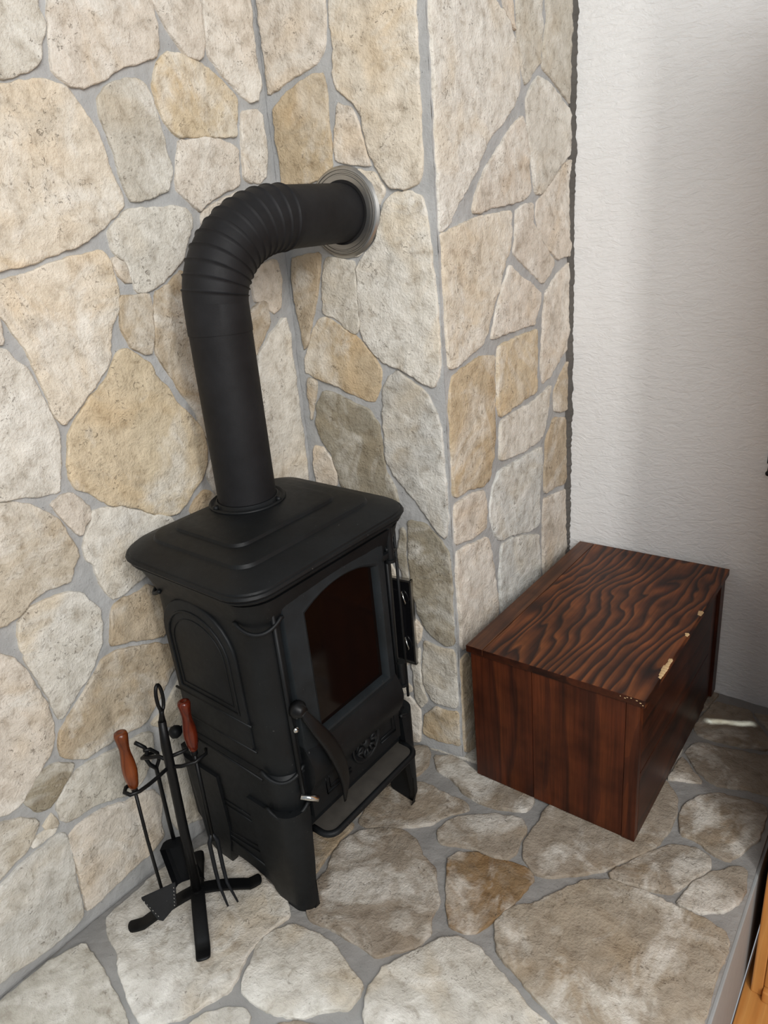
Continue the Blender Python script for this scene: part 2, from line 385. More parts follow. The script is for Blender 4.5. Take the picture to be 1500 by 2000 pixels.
STONES_RETURN = """
W 1187 1625 1181 1505 1175 1409 1182 1309 1182 1239 1195 1227 1228 1240 1264 1278 1330 1334 1373 1387 1442 1428 1500 1467 1522 1499 1508 1564 1483 1603 1452 1625 1420 1637 1394 1665
c 1440 1673 1490 1683 1492 1641 1500 1598 1491 1608 1462 1627
g 1507 1686 1625 1709 1620 1598 1610 1555 1581 1533 1545 1507 1530 1539 1515 1583
g 1642 1712 1786 1740 1793 1622 1790 1539 1786 1490 1720 1513 1661 1537 1625 1551 1630 1591 1650 1640
w 1610 1532 1656 1523 1729 1497 1793 1469 1797 1432 1787 1394 1720 1359 1665 1324 1615 1295 1591 1297 1577 1345 1560 1397 1551 1456 1547 1481 1576 1514
c 1523 1448 1537 1435 1552 1389 1564 1336 1568 1297 1531 1283 1476 1276 1404 1270 1337 1259 1313 1261 1327 1293 1370 1342 1423 1382 1474 1419
c 1787 1375 1798 1319 1805 1225 1798 1150 1761 1154 1707 1150 1653 1178 1609 1216 1593 1252 1599 1281 1638 1301 1704 1338 1746 1364
C 1192 1221 1242 1234 1328 1251 1387 1255 1471 1262 1474 1220 1457 1174 1442 1156 1398 1090 1364 1032 1331 996 1263 976 1212 966 1201 968 1195 1050 1198 1184
c 1495 1262 1533 1274 1576 1276 1578 1239 1620 1193 1687 1148 1673 1123 1625 1098 1566 1129 1506 1161 1480 1174 1491 1211
c 1463 1152 1503 1128 1561 1105 1614 1078 1606 1042 1581 1009 1512 1007 1443 1006 1373 1001 1384 1031 1418 1088
c 1802 1142 1799 1034 1799 929 1730 905 1675 872 1628 856 1616 891 1625 967 1631 1023 1645 1078 1711 1115 1761 1133
t 1597 995 1600 941 1596 862 1593 844 1508 834 1436 826 1402 822 1394 865 1398 945 1404 980 1499 991
o 1381 966 1381 922 1379 841 1373 758 1350 685 1324 679 1265 689 1208 688 1194 695 1195 805 1197 905 1211 950 1260 960 1321 972
w 1672 845 1663 809 1646 752 1616 717 1530 707 1432 713 1400 719 1402 772 1409 809 1472 817 1559 820 1625 832
b 1804 907 1796 834 1785 760 1739 759 1698 771 1694 829 1737 865
b 1695 753 1766 737 1790 702 1793 611 1792 545 1714 555 1637 559 1637 622 1649 709
u 1619 694 1625 638 1612 562 1603 482 1555 480 1487 498 1438 511 1399 511 1372 532 1349 581 1346 619 1365 660 1389 692 1468 693
c 1323 667 1332 617 1329 573 1269 570 1191 581 1191 643 1196 673 1265 677
c 1634 544 1714 535 1785 525 1802 441 1805 350 1797 253 1651 270 1628 341 1628 418 1628 494
u 1398 497 1443 501 1514 482 1600 453 1603 387 1608 285 1599 209 1401 252 1387 351 1385 442
c 1195 563 1268 554 1333 548 1352 490 1364 423 1373 347 1362 279 1262 290 1198 310 1196 404 1192 498
b 1189 284 1219 289 1247 252 1331 190 1338 61 1325 -45 1218 -3 1185 27 1184 128
g 1371 183 1499 194 1592 113 1597 -47 1573 -159 1361 -53
"""
STONES_HEARTH = """
g -1166 154 -1157 203 -1158 232 -1151 272 -1144 313 -1126 350 -1103 348 -1049 342 -997 331 -953 323 -914 309 -878 275 -1071 131
W -1146 410 -1156 453 -1155 514 -1148 574 -1125 640 -1076 672 -976 657 -867 641 -838 619 -847 580 -852 544 -846 511 -830 481 -823 451 -839 413 -851 378 -879 346 -897 328 -932 332 -982 347 -1024 359 -1055 380 -1101 387
w -848 541 -843 576 -815 610 -765 622 -719 622 -674 605 -631 595 -626 577 -623 553 -654 529 -681 494 -722 473 -764 465 -797 464 -818 483 -827 512
w -833 375 -824 400 -802 428 -774 447 -757 444 -734 414 -751 374 -799 349
f -845 677 -848 742 -865 778 -871 816 -857 858 -825 891 -776 916 -740 909 -700 881 -664 871 -636 834 -612 810 -608 773 -590 746 -593 713 -614 685 -645 651 -676 651 -720 649 -766 646 -797 637 -826 654
b -981 819 -932 835 -901 871 -882 866 -880 822 -876 779 -870 732 -864 698 -902 706 -970 759
f -879 881 -890 923 -895 992 -862 1036 -823 1061 -775 1059 -701 1061 -692 1046 -728 999 -740 963 -792 920 -854 879
f -855 1154 -811 1177 -770 1172 -731 1161 -673 1177 -588 1163 -578 1148 -582 1111 -610 1100 -643 1084 -684 1081 -724 1086 -779 1112 -822 1118
f -712 953 -715 979 -700 1012 -669 1043 -634 1069 -575 1085 -555 1065 -553 1031 -545 1002 -554 971 -575 964 -620 960 -655 950 -691 932
n -653 905 -643 932 -614 951 -573 961 -530 974 -498 976 -486 959 -489 919 -493 882 -506 842 -517 800 -541 780 -568 779 -595 810 -629 863
f -526 997 -541 1030 -543 1073 -542 1111 -547 1137 -527 1193 -449 1301 -372 1387 -342 1360 -319 1333 -305 1284 -305 1220 -313 1171 -345 1117 -378 1058 -419 1019 -461 982 -493 973
f -365 1054 -341 1109 -314 1159 -291 1192 -248 1211 -216 1203 -207 1177 -228 1131 -252 1079 -273 1067 -322 1054 -356 1044
f -238 1058 -224 1124 -200 1167 -161 1209 -149 1207 -141 1160 -145 1121 -165 1086 -197 1064
F -501 832 -490 877 -456 911 -428 963 -399 1013 -355 1041 -294 1050 -243 1051 -194 1053 -151 1049 -138 1025 -142 956 -139 875 -136 832 -171 780 -280 722 -323 731 -382 750 -420 765 -467 781
w -597 557 -619 598 -620 639 -599 685 -572 734 -540 768 -501 771 -452 754 -412 740 -378 725 -337 719 -319 695 -427 592 -556 520
f -297 1275 -298 1312 -278 1364 -249 1395 -200 1407 -155 1410 -148 1372 -146 1309 -166 1251 -184 1213 -215 1219 -246 1231 -279 1232
f -347 1495 -334 1539 -304 1549 -246 1564 -181 1575 -148 1571 -133 1476 -156 1446 -200 1440 -251 1421 -275 1425 -303 1443
f -348 1475 -316 1435 -283 1410 -336 1389 -352 1379
f -337 1736 -286 1741 -256 1744 -240 1709 -210 1668 -187 1636 -188 1602 -250 1585 -298 1578 -340 1577 -357 1604
f -246 1742 -165 1738 -132 1671 -179 1653 -218 1706
f -915 1162 -889 1171 -866 1151 -852 1116 -852 1088 -862 1056 -907 1092 -928 1135
"""
TONES = dict(c=(213,204,192), C=(215,205,189), p=(221,211,195), t=(208,192,165), g=(198,192,180), G=(197,195,189), w=(213,208,198),
             W=(222,217,208), q=(199,188,170), b=(186,171,149), o=(194,176,148), k=(156,149,133), u=(211,212,208), f=(168,156,141), F=(180,168,151), n=(152,126,94))

def parse(txt):
    out = []
    for ln in txt.strip().split('\n'):
        t = ln.split(); v = [int(x)/1000 for x in t[1:]]
        out.append((t[0], [(v[i], v[i+1]) for i in range(0, len(v), 2)]))
    return out

def area2(p): return 0.5*sum(p[i][0]*p[(i+1) % len(p)][1] - p[(i+1) % len(p)][0]*p[i][1] for i in range(len(p)))

def inside(x, y, p):
    c = False; j = len(p)-1
    for i in range(len(p)):
        if (p[i][1] > y) != (p[j][1] > y) and x < (p[j][0]-p[i][0])*(y-p[i][1])/(p[j][1]-p[i][1])+p[i][0]: c = not c
        j = i
    return c

def clip(poly, nx, ny, d):
    """keep nx*x+ny*y <= d"""
    out = []
    for i in range(len(poly)):
        a, b = poly[i], poly[(i+1) % len(poly)]
        da = nx*a[0]+ny*a[1]-d; db = nx*b[0]+ny*b[1]-d
        if da <= 0: out.append(a)
        if da*db < 0:
            t = da/(da-db); out.append((a[0]+(b[0]-a[0])*t, a[1]+(b[1]-a[1])*t))
    return out

def nearest_on(poly, x, y):
    best = None
    for i in range(len(poly)):
        ax, ay = poly[i]; bx, by = poly[(i+1) % len(poly)]
        dx, dy = bx-ax, by-ay; L = dx*dx+dy*dy or 1e-12
        t = max(0, min(1, ((x-ax)*dx+(y-ay)*dy)/L)); px, py = ax+dx*t, ay+dy*t
        d = math.hypot(px-x, py-y)
        if best is None or d < best[0]: best = (d, px, py)
    return best

def fillers(traced, u0, u1, v0, v1, step, seed, gap=0.009, holes=()):
    """more stones of the same kind where the wall goes on beyond the ones that show"""
    rnd = random.Random(seed); seeds = []
    v = v0+step/2; row = 0
    while v < v1:
        u = u0+step/2*(1+(row % 2)*0.8)
        while u < u1:
            s = (u+rnd.uniform(-.3, .3)*step, v+rnd.uniform(-.3, .3)*step)
            if not any(inside(s[0], s[1], p) or nearest_on(p, *s)[0] < step*0.26 for _, p in traced): seeds.append(s)
            u += step
        v += step*0.95; row += 1
    out = []
    for i, s in enumerate(seeds):
        poly = [(u0, v0), (u1, v0), (u1, v1), (u0, v1)]
        for j, q in enumerate(seeds):
            if i == j: continue
            dx, dy = q[0]-s[0], q[1]-s[1]; L = math.hypot(dx, dy)
            if L > step*3.5: continue
            nx, ny = dx/L, dy/L
            poly = clip(poly, nx, ny, nx*s[0]+ny*s[1]+L/2-gap/2)
            if len(poly) < 3: break
        for _, p in traced:
            if len(poly) < 3: break
            for it in range(4):
                d, px, py = nearest_on(p, *s)
                if d > step*3: break
                # cut away along the face of the traced stone that looks at the seed
                hit = [q for q in p if inside(q[0], q[1], poly)] + [q for q in poly if inside(q[0], q[1], p)]
                if not hit and it: break
                nx, ny = (px-s[0])/d, (py-s[1])/d
                if it: 
                    h = min(hit, key=lambda q: (q[0]-s[0])*nx+(q[1]-s[1])*ny); hx, hy = h[0]-s[0], h[1]-s[1]; L = math.hypot(hx, hy) or 1e-6
                    nx, ny, px, py = hx/L, hy/L, h[0], h[1]
                poly = clip(poly, nx, ny, nx*px+ny*py-gap)
                if len(poly) < 3: break
        if len(poly) >= 3 and abs(area2(poly)) > 0.0012:
            out.append((rnd.choice('ccgwbtCkg'), poly))
    return out

def rounded(poly, amt=0.075):
    out = []
    n = len(poly)
    for i in range(n):
        a, b = poly[i], poly[(i+1) % n]
        out.append((a[0]+(b[0]-a[0])*amt, a[1]+(b[1]-a[1])*amt)); out.append((b[0]-(b[0]-a[0])*amt, b[1]-(b[1]-a[1])*amt))
    return out

def resample(poly, step):
    n = len(poly); L = [0]
    for i in range(n): L.append(L[-1]+math.hypot(poly[(i+1) % n][0]-poly[i][0], poly[(i+1) % n][1]-poly[i][1]))
    m = max(12, int(L[-1]/step)); out = []; k = 0
    for j in range(m):
        s = L[-1]*j/m
        while L[k+1] < s: k += 1
        t = (s-L[k])/max(1e-9, L[k+1]-L[k]); a, b = poly[k], poly[(k+1) % n]
        out.append((a[0]+(b[0]-a[0])*t, a[1]+(b[1]-a[1])*t))
    return out

def stone(parent, tone, poly, frame, proud, seed, grid=0.011, relief=1.0, depth=0.016):
    """frame(u, v, h) -> world point, h out of the wall"""
    if area2(poly) < 0: poly = poly[::-1]
    pl = resample(rounded(poly), 0.0075)
    rn = lambda u, v, f, s: noise.noise(Vector((u*f+s*3.7, v*f-s*1.9, s*0.77)))
    n = len(pl); edge = []
    for i in range(n):
        a, b = pl[i-1], pl[(i+1) % n]; tx, ty = b[0]-a[0], b[1]-a[1]; L = math.hypot(tx, ty) or 1e-9
        j = (0.0030 if parent.name == 'hearth' else 0.0017) + 0.0024*rn(*pl[i], 60, seed) + 0.0018*rn(*pl[i], 150, seed+5)
        edge.append((pl[i][0]+ty/L*j, pl[i][1]-tx/L*j, ty/L, -tx/L))
    ox = sum(e[0] for e in edge)/n; oy = sum(e[1] for e in edge)/n
    def ins(d): return [(e[0]-e[2]*d, e[1]-e[3]*d) for e in edge]
    r0 = [(e[0], e[1]) for e in edge]; r1 = ins(0.0010); r2 = ins(0.0034)
    r2 = [q if inside(q[0], q[1], r0) else (q[0]*.0+r1[i][0]*.9+ox*.1, r1[i][1]*.9+oy*.1) for i, q in enumerate(r2)]
    # interior points
    us = [q[0] for q in r2]; vs2 = [q[1] for q in r2]; pts = list(r2)
    u = min(us)+grid/2
    rnd = random.Random(seed)
    while u < max(us):
        v = min(vs2)+grid/2
        while v < max(vs2):
            a, b = u+rnd.uniform(-.25, .25)*grid, v+rnd.uniform(-.25, .25)*grid
            if inside(a, b, r2) and nearest_on(r2, a, b)[0] > grid*0.45: pts.append((a, b))
            v += grid
        u += grid
    res = delaunay_2d_cdt([Vector(p) for p in pts], [], [list(range(n))], 1, 1e-6)
    V2, F = res[0], res[2]
    tiltu, tiltv = rnd.uniform(-.012, .012), rnd.uniform(-.012, .012)
    ang = rnd.uniform(0, PI); ca, sa = math.cos(ang), math.sin(ang)
    def H(a, b, w):
        x, y = (a-ox), (b-oy)
        h = 0.0036*rn(a, b, 13, seed) + 0.0030*rn(a, b, 36, seed+9)
        h += 0.0024*abs(rn(x*ca+y*sa, (y*ca-x*sa)*2.2, 26, seed+20)) + 0.0020*rn(a, b, 85, seed+30)
        return max(0.0030, proud + w*relief*h + tiltu*x + tiltv*y)
    verts = []; faces = []
    O = frame(ox, oy, 0)
    for q in V2: verts.append(frame(q.x, q.y, H(q.x, q.y, 1.0)) - O)
    base = len(verts)
    if len(V2) < n: return None
    # edge rings follow the outline vertices (the first n of the triangulation)
    for a, b in r1: verts.append(frame(a, b, H(a, b, 0.97)-0.0004) - O)
    for a, b in r0: verts.append(frame(a, b, H(a, b, 0.95)-0.0017) - O)
    for a, b in r0: verts.append(frame(a, b, -depth) - O)
    # map from outline index to output vertex
    orig = res[3]; mp = {}
    for k, src in enumerate(orig):
        for s_ in src:
            if s_ < n: mp[s_] = k
    if len(mp) < n: return None
    for f in F: faces.append(tuple(f))
    for i in range(n):
        j = (i+1) % n
        faces.append((mp[i], mp[j], base+j, base+i))
        faces.append((base+i, base+j, base+n+j, base+n+i))
        faces.append((base+n+i, base+n+j, base+2*n+j, base+2*n+i))
    me = bpy.data.meshes.new('stone'); me.from_pydata([tuple(v) for v in verts], [], faces); me.update()
    bm = bmesh.new(); bm.from_mesh(me); bmesh.ops.remove_doubles(bm, verts=bm.verts, dist=1e-6)
    bmesh.ops.recalc_face_normals(bm, faces=bm.faces)
    N = (frame(0, 0, 1)-frame(0, 0, 0))
    if sum(f.normal.dot(N)*f.calc_area() for f in bm.faces) < 0: bmesh.ops.reverse_faces(bm, faces=bm.faces)
    bm.to_mesh(me); bm.free()
    for p in me.polygons: p.use_smooth = True
    o = link('stone', me, M_STONE, parent); o.location = O
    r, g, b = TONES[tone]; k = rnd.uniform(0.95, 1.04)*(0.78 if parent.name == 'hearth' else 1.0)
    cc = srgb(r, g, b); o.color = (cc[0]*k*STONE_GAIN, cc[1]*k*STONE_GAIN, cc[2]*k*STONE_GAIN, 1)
    return o
STONE_GAIN = 1.0

def mortar_bed(bm, frame, u0, u1, v0, v1, step=0.012, amp=0.0022, seed=0, low=0.0):
    nu = max(1, int((u1-u0)/step)); nv = max(1, int((v1-v0)/step)); g = []
    for i in range(nu+1):
        row = []
        for j in range(nv+1):
            u = u0+(u1-u0)*i/nu; v = v0+(v1-v0)*j/nv
            h = amp*noise.noise(Vector((u*22+seed, v*22, seed)))+amp*.5*noise.noise(Vector((u*70, v*70+seed, 3)))
            row.append(bm.verts.new(frame(u, v, h+low)))
        g.append(row)
    for i in range(nu):
        for j in range(nv): bm.faces.new((g[i][j], g[i+1][j], g[i+1][j+1], g[i][j+1]))

XA, YB, XC, YD, XH, ZF = -1.162, 1.186, -0.791, 1.785, -0.134, -0.30
fr_left = lambda u, v, h: Vector((XA+h, u, v))
SLANT = 0.108                    # the breast is not quite square to the left wall
fr_breast = lambda u, v, h: Vector((u+SLANT*h, YB-SLANT*(XC-u)-h, v))
YI = YB-SLANT*(XC-XA)
fr_return = lambda u, v, h: Vector((XC+h, u, v))
fr_hearth = lambda u, v, h: Vector((u, v, h-0.004))
TOP = 2.0

def build_wall(root, traced, frame, u0, u1, v0, v1, step, seed, proud, relief=1.0, floor=False):
    sel = traced + fillers(traced, u0+.004, u1-.004, v0+.004, v1-.004, step, seed)
    for i, (tone, poly) in enumerate(sel):
        poly = clip(poly, 1, 0, u1-.002); poly = clip(poly, -1, 0, -(u0+.002)); poly = clip(poly, 0, 1, v1); poly = clip(poly, 0, -1, -(v0+.002))
        if len(poly) < 3 or abs(area2(poly)) < 4e-5: continue
        if i >= len(traced) and floor: tone = 'fFfbw'[i % 5]
        stone(root, tone, poly, frame, proud, seed*100+i, relief=relief)

# left stone wall
bm = bmesh.new(); mortar_bed(bm, fr_left, -0.5, YI+.02, 0.0, TOP, seed=1, low=-.001)
box(bm, XA-0.15, XA-0.004, -0.5, YD+.1, ZF, TOP)
wl = tag(finish('wall_left', bm, M_MORTAR, smooth=False), 'left wall faced with irregular cream stones in grey mortar', kind='structure')
build_wall(wl, parse(STONES_LEFT), fr_left, -0.5, YI-.002, 0.0, TOP, 0.17, 11, 0.0052)

# chimney breast: front face and the return beside the wooden box
bm = bmesh.new(); mortar_bed(bm, fr_breast, XA, XC, 0.0, TOP, seed=2); mortar_bed(bm, fr_return, YB, YD+.005, 0.0, TOP, seed=3)
box(bm, XA-.01, XC-0.004, YB+0.004, YD+.1, ZF, TOP)
wc = tag(finish('wall_chimney', bm, M_MORTAR), 'stone chimney breast the stove pipe runs into, its return beside the wooden box', kind='structure')
build_wall(wc, parse(STONES_BREAST), fr_breast, XA+.006, XC-.004, 0.0, TOP, 0.12, 21, 0.0052)
build_wall(wc, parse(STONES_RETURN), fr_return, YB+.005, YD-.004, 0.0, TOP, 0.12, 31, 0.0052)
# ragged dark joint between the stone return and the white plaster
bm = bmesh.new(); rnd = random.Random(5); prev = None; k = 0; z = 0.0
while z <= TOP:
    w = 0.010 + 0.006*abs(noise.noise(Vector((0, z*14, 2)))) + rnd.uniform(0, 0.0035)
    a = [bm.verts.new((XC+q, YD-dd, z)) for q, dd in ((-.004, .016), (w*.5, .012), (w, .003), (w+.002, -.004))]
    if prev:
        for i in range(3): bm.faces.new((prev[i], prev[i+1], a[i+1], a[i]))
    prev = a; z += 0.006
finish('joint_filler', bm, M_JOINT, wc)

# raised stone hearth
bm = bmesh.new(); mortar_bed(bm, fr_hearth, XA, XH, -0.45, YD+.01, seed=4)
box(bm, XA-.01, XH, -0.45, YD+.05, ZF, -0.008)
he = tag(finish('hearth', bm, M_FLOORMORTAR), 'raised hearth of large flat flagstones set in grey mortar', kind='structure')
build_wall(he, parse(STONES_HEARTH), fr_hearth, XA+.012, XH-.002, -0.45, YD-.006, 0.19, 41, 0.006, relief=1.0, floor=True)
bm = bmesh.new(); box(bm, XH-.001, XH+0.006, -0.45, YD, ZF, -0.012, 0.002)
finish('side_face', bm, M_GREYPAINT, he)

# white plaster wall
bm = bmesh.new(); box(bm, XC-.02, 1.6, YD, YD+.12, ZF, TOP)
tag(finish('wall_back', bm, M_PLASTER), 'white roughcast plaster wall behind the wooden box', kind='structure')

# wooden floor one step below the hearth
fl = tag(finish('floor', (lambda b: (box(b, XH+.006, 1.6, -0.45, YD, ZF-.06, ZF-.021), b)[1])(bmesh.new()), M_PLANK), 'orange pine floor one step below the hearth', kind='structure')
x = XH+.013; i = 0
while x < 1.55:
    bm = bmesh.new(); box(bm, x-.004, x+.1155, -0.45, YD-.001, ZF-.021, ZF, 0.002)
    o = finish('plank', bm, M_PLANK, fl); x += 0.12; i += 1
# ------------------------------------------------------------------ stove
SLoc = Vector((-0.9534, 0.8251, 0.004))
stove = empty('wood_stove', SLoc)
S_ROT = Matrix.Rotation(0, 3, 'Z')
_w = Vector((2.51, 1.16, -0.98)); _ang = math.radians(_w.length); stove.rotation_mode = 'QUATERNION'
stove.rotation_quaternion = Matrix.Rotation(_ang, 3, _w.normalized()).to_quaternion()
tag(stove, 'black cast iron wood stove with arched glass door on four legs', 'stove')
# rounded rectangle ring
def rrect(hx, hy, rr, n=6, cx=0.0, cy=0.0):
    out = []
    for q, (sx, sy, a0) in enumerate(((1, 1, 0), (-1, 1, PI/2), (-1, -1, PI), (1, -1, 1.5*PI))):
        r = rr[q] if isinstance(rr, tuple) else rr
        for k in range(n+1):
            a = a0+PI/2*k/n; out.append((cx+sx*(hx-r)+r*math.cos(a), cy+sy*(hy-r)+r*math.sin(a)))
    return out
def loft(bm, levels, cap=True):
    """levels: (hx, hy, r, z, cx)"""
    rings = []
    for hx, hy, r, z, cx in levels:
        rings.append([bm.verts.new((x, y, z)) for x, y in rrect(hx, hy, r, 6, cx)])
    n = len(rings[0])
    for a, b in zip(rings, rings[1:]):
        for k in range(n): bm.faces.new((a[k], a[(k+1) % n], b[(k+1) % n], b[k]))
    if cap: bm.faces.new(rings[0][::-1]); bm.faces.new(rings[-1])

FX, BY = 0.160, 0.190           # front face and half width of the body
# body: firebox shell with the door opening cut out
bm = bmesh.new()
loft(bm, [(0.150, 0.183, .045, .345, .005), (0.150, 0.183, .045, .66, .012), (0.153, .186, .046, .668, .012), (0.160, .193, .05, .690, .012), (0.168, .200, .052, .712, .008)])
body = finish('body', bm, M_IRON, stove, angle=40)
bm = bmesh.new(); box(bm, -0.09, 0.3, -0.098, 0.112, 0.40, 0.69); cut = finish('cut', bm, None, stove)
bpy.context.view_layer.update()
md = body.modifiers.new('cut', 'BOOLEAN'); md.object = cut; md.solver = 'EXACT'
dg = bpy.context.evaluated_depsgraph_get()
me2 = bpy.data.meshes.new_from_object(body.evaluated_get(dg)); body.modifiers.clear(); body.data = me2
bpy.data.objects.remove(cut)
# firebox lining
bm = bmesh.new()
box(bm, -0.108, -0.09, -0.098, 0.112, .405, .68); box(bm, -0.09, .135, -.108, -.094, .405, .68); box(bm, -0.09, .135, .108, .122, .405, .68)
box(bm, -0.09, .135, -.1, .112, .392, .404)
finish('firebox_lining', bm, M_BRICK, stove)
bm = bmesh.new(); tube(bm, [(-.03, -.075, .418), (-.01, .085, .424)], .014, 8); tube(bm, [(.02, -.06, .417), (-.05, .08, .446)], .012, 8)
finish('charred_log', bm, M_SOOT, stove)
# lower body and skirt
bm = bmesh.new()
loft(bm, [(0.152, .187, .045, .245, -.002), (0.153, .187, .045, .335, .003), (0.155, .189, .046, .344, .004), (.151, .184, .045, .350, .005)])
finish('lower_body', bm, M_IRON, stove, angle=40)
# side aprons between the legs, arched below, with raised frames
def side_prof():
    p = [(-.165, .285), (-.165, .10)]
    for k in range(13):
        t = k/12; p.append((-.105+t*.165, .036+.012*math.sin(PI*t)))
    return p + [(.075, .045), (.118, .12), (.118, .285)]
for s in (-1, 1):
    bm = bmesh.new()
    extrude_poly(bm, side_prof(), lambda u, v, s=s: Vector((u, s*.172, v)), lambda u, v, s=s: Vector((u, s*.186, v)), .002)
    finish('side_apron', bm, M_IRON, stove)
    bm = bmesh.new()   # raised rectangle on the apron
    for w in (0, .013):
        tube(bm, [(-.085+w, s*.187, .205-w), (.055-w, s*.187, .205-w), (.055-w, s*.187, .115+w), (-.085+w, s*.187, .098+w), (-.085+w, s*.187, .205-w)], .0016, 6)
    tube(bm, [(-.10, s*.187, .092), (.075, s*.187, .082)], .0022, 6)
    finish('apron_moulding', bm, M_IRON, stove, smooth=True)
    # arched side panel
    def arch(w0, w1, z0, zs, za, n=14):
        o = [(w0, z0), (w1, z0), (w1, zs)]
        for k in range(1, n): 
            a = PI*k/n; o.append(((w0+w1)/2+(w1-w0)/2*math.cos(a), zs+(za-zs)*math.sin(a)))
        return o + [(w0, zs)]
    bm = bmesh.new()
    extrude_poly(bm, arch(-.108, .092, .395, .585, .672), lambda u, v, s=s: Vector((u, s*.180, v)), lambda u, v, s=s: Vector((u, s*.1885, v)), .003)
    q = finish('side_panel', bm, M_IRON, stove, angle=50)
    bm = bmesh.new(); pp = arch(-.092, .074, .468, .575, .650)
    tube(bm, [(u, s*.189, v) for u, v in pp+pp[:1]], .0024, 8, cap=False)
    pp = arch(-.080, .062, .480, .570, .634); tube(bm, [(u, s*.189, v) for u, v in pp+pp[:1]], .0012, 6, cap=False)
    tube(bm, [(-.118, s*.1875, .452), (.1, s*.1875, .452)], .0024, 8)
    tube(bm, [(-.125, s*.1875, .395), (.1, s*.1875, .395)], .0022, 8)
    tube(bm, [(-.13, s*.1885, .342), (.1, s*.1875, .332)], .0026, 8)
    finish('panel_moulding', bm, M_IRON, q, smooth=True)
# back and front aprons
bm = bmesh.new(); box(bm, -.165, -.150, -.15, .15, .11, .29, .002); finish('back_apron', bm, M_IRON, stove)
bm = bmesh.new(); box(bm, .130, .146, -.145, .145, .180, .262, .002); finish('front_apron', bm, M_IRON, stove)
# corner curls (raised lips wrapping the rounded corners)
for sx, sy, a0 in ((1, 1, 0), (-1, 1, PI/2), (-1, -1, PI), (1, -1, 1.5*PI)):
    for z, hx, hy, cx, r in ((.666, .1565, .190, .012, .0036), (.352, .156, .190, .003, .004), (.268, .159, .194, 0, .0042)):
        bm = bmesh.new(); pts = []
        for k in range(-2, 15):
            t = k/12; a = a0+PI/2*min(1, max(0, t)); R = .046
            p = Vector((cx+sx*(hx-R)+R*math.cos(a), sy*(hy-R)+R*math.sin(a), z-.012*math.sin(PI*min(1, max(0, t)))+ (.004 if t < 0 or t > 1 else 0)))
            if t < 0: p += Vector((sx*.0, 0, 0)) + Vector((math.sin(a0), -math.cos(a0), 0))*.010*(-t*6)
            if t > 1: p += Vector((math.cos(a0+PI/2), math.sin(a0+PI/2), 0))*0 + Vector((-math.sin(a0+PI/2), math.cos(a0+PI/2), 0))*.010*((t-1)*6)
            pts.append(p)
        tube(bm, pts, r, 8)
        finish('corner_bead', bm, M_IRON, stove, smooth=True)
# legs: wide on the side, narrow on the front, tapering, with a rounded outer edge
def leg(sx, sy):
    bm = bmesh.new(); rings = []
    #        z    inner x   inner y
    lev = [(.0, .082, .166), (.004, .077, .163), (.03, .070, .160), (.085, .054, .154), (.13, .046, .149), (.20, .045, .144), (.266, .045, .140)]
    for z, ix, iy in lev:
        ox = .158+(.004 if z > .004 else -.004) + (.292-z)*-.015; oy = .192+(.002 if z > .004 else -.004) - (.292-z)*.02
        if sx < 0: ox += .012
        if sy > 0: oy += .008*(.292-z)/.292; iy += .008*(.292-z)/.292
        r = .034; ring = []
        ring.append((ix, oy)); ring.append((ix, oy-.016))
        ring.append((ox-.018, oy-.020)); ring.append((ox-.016, iy)); ring.append((ox, iy))
        for k in range(9):
            a = PI/2*k/8; ring.append((ox-r+r*math.cos(a), oy-r+r*math.sin(a)))
        rings.append([bm.verts.new((sx*x, sy*y, z)) for x, y in ring])
    n = len(rings[0])
    for a, b in zip(rings, rings[1:]):
        for k in range(n): bm.faces.new((a[k], a[(k+1) % n], b[(k+1) % n], b[k]))
    f1 = bm.faces.new(rings[0]); f2 = bm.faces.new(rings[-1]); bmesh.ops.triangulate(bm, faces=[f1, f2])
    finish('leg', bm, M_IRON, stove, angle=45)
for sx in (1, -1):
    for sy in (-1, 1): leg(sx, sy)
# top plate: moulded lip, stepped plinth
bm = bmesh.new()
K = (.066, .056, .082, .058)
def kk(f): return tuple(x*f for x in K)
loft(bm, [(.160, .190, kk(.8), .698, .0), (.168, .196, kk(.85), .706, 0), (.172, .200, kk(.9), .716, 0), (.180, .208, kk(.95), .719, 0), (.184, .212, K, .722, 0), (.185, .213, K, .7255, 0), (.183, .211, K, .7275, 0), (.187, .215, K, .7295, 0), (.189, .217, K, .733, 0), (.187, .215, K, .737, 0), (.184, .212, K, .738, 0),
          (.183, .211, K, .741, 0), (.178, .206, kk(.96), .744, 0), (.137, .167, kk(.6), .754, -.008), (.134, .164, kk(.58), .7595, -.008), (.130, .160, kk(.56), .761, -.008), (.096, .128, .03, .7635, -.022), (.0935, .1255, .03, .7685, -.022), (.089, .121, .03, .770, -.022)])
finish('top_plate', bm, M_IRON, stove, angle=30)
# flue collar
PB = Vector((-.0735, .0255, .769))
bm = bmesh.new()
lathe(bm, [(.0555, .0), (.073, .0), (.074, .003), (.070, .006), (.066, .003), (.061, .003), (.0595, .009), (.0565, .010), (.0555, 0)], 48, Matrix.Translation(PB))
for a in (0.35, 2.45, 4.5):
    d = Vector((math.cos(a), math.sin(a), 0)); tube(bm, [PB+d*.067+Vector((0, 0, .001)), PB+d*.067+Vector((0, 0, .010))], .0055, 10)
finish('flue_collar', bm, M_IRON, stove, smooth=True)
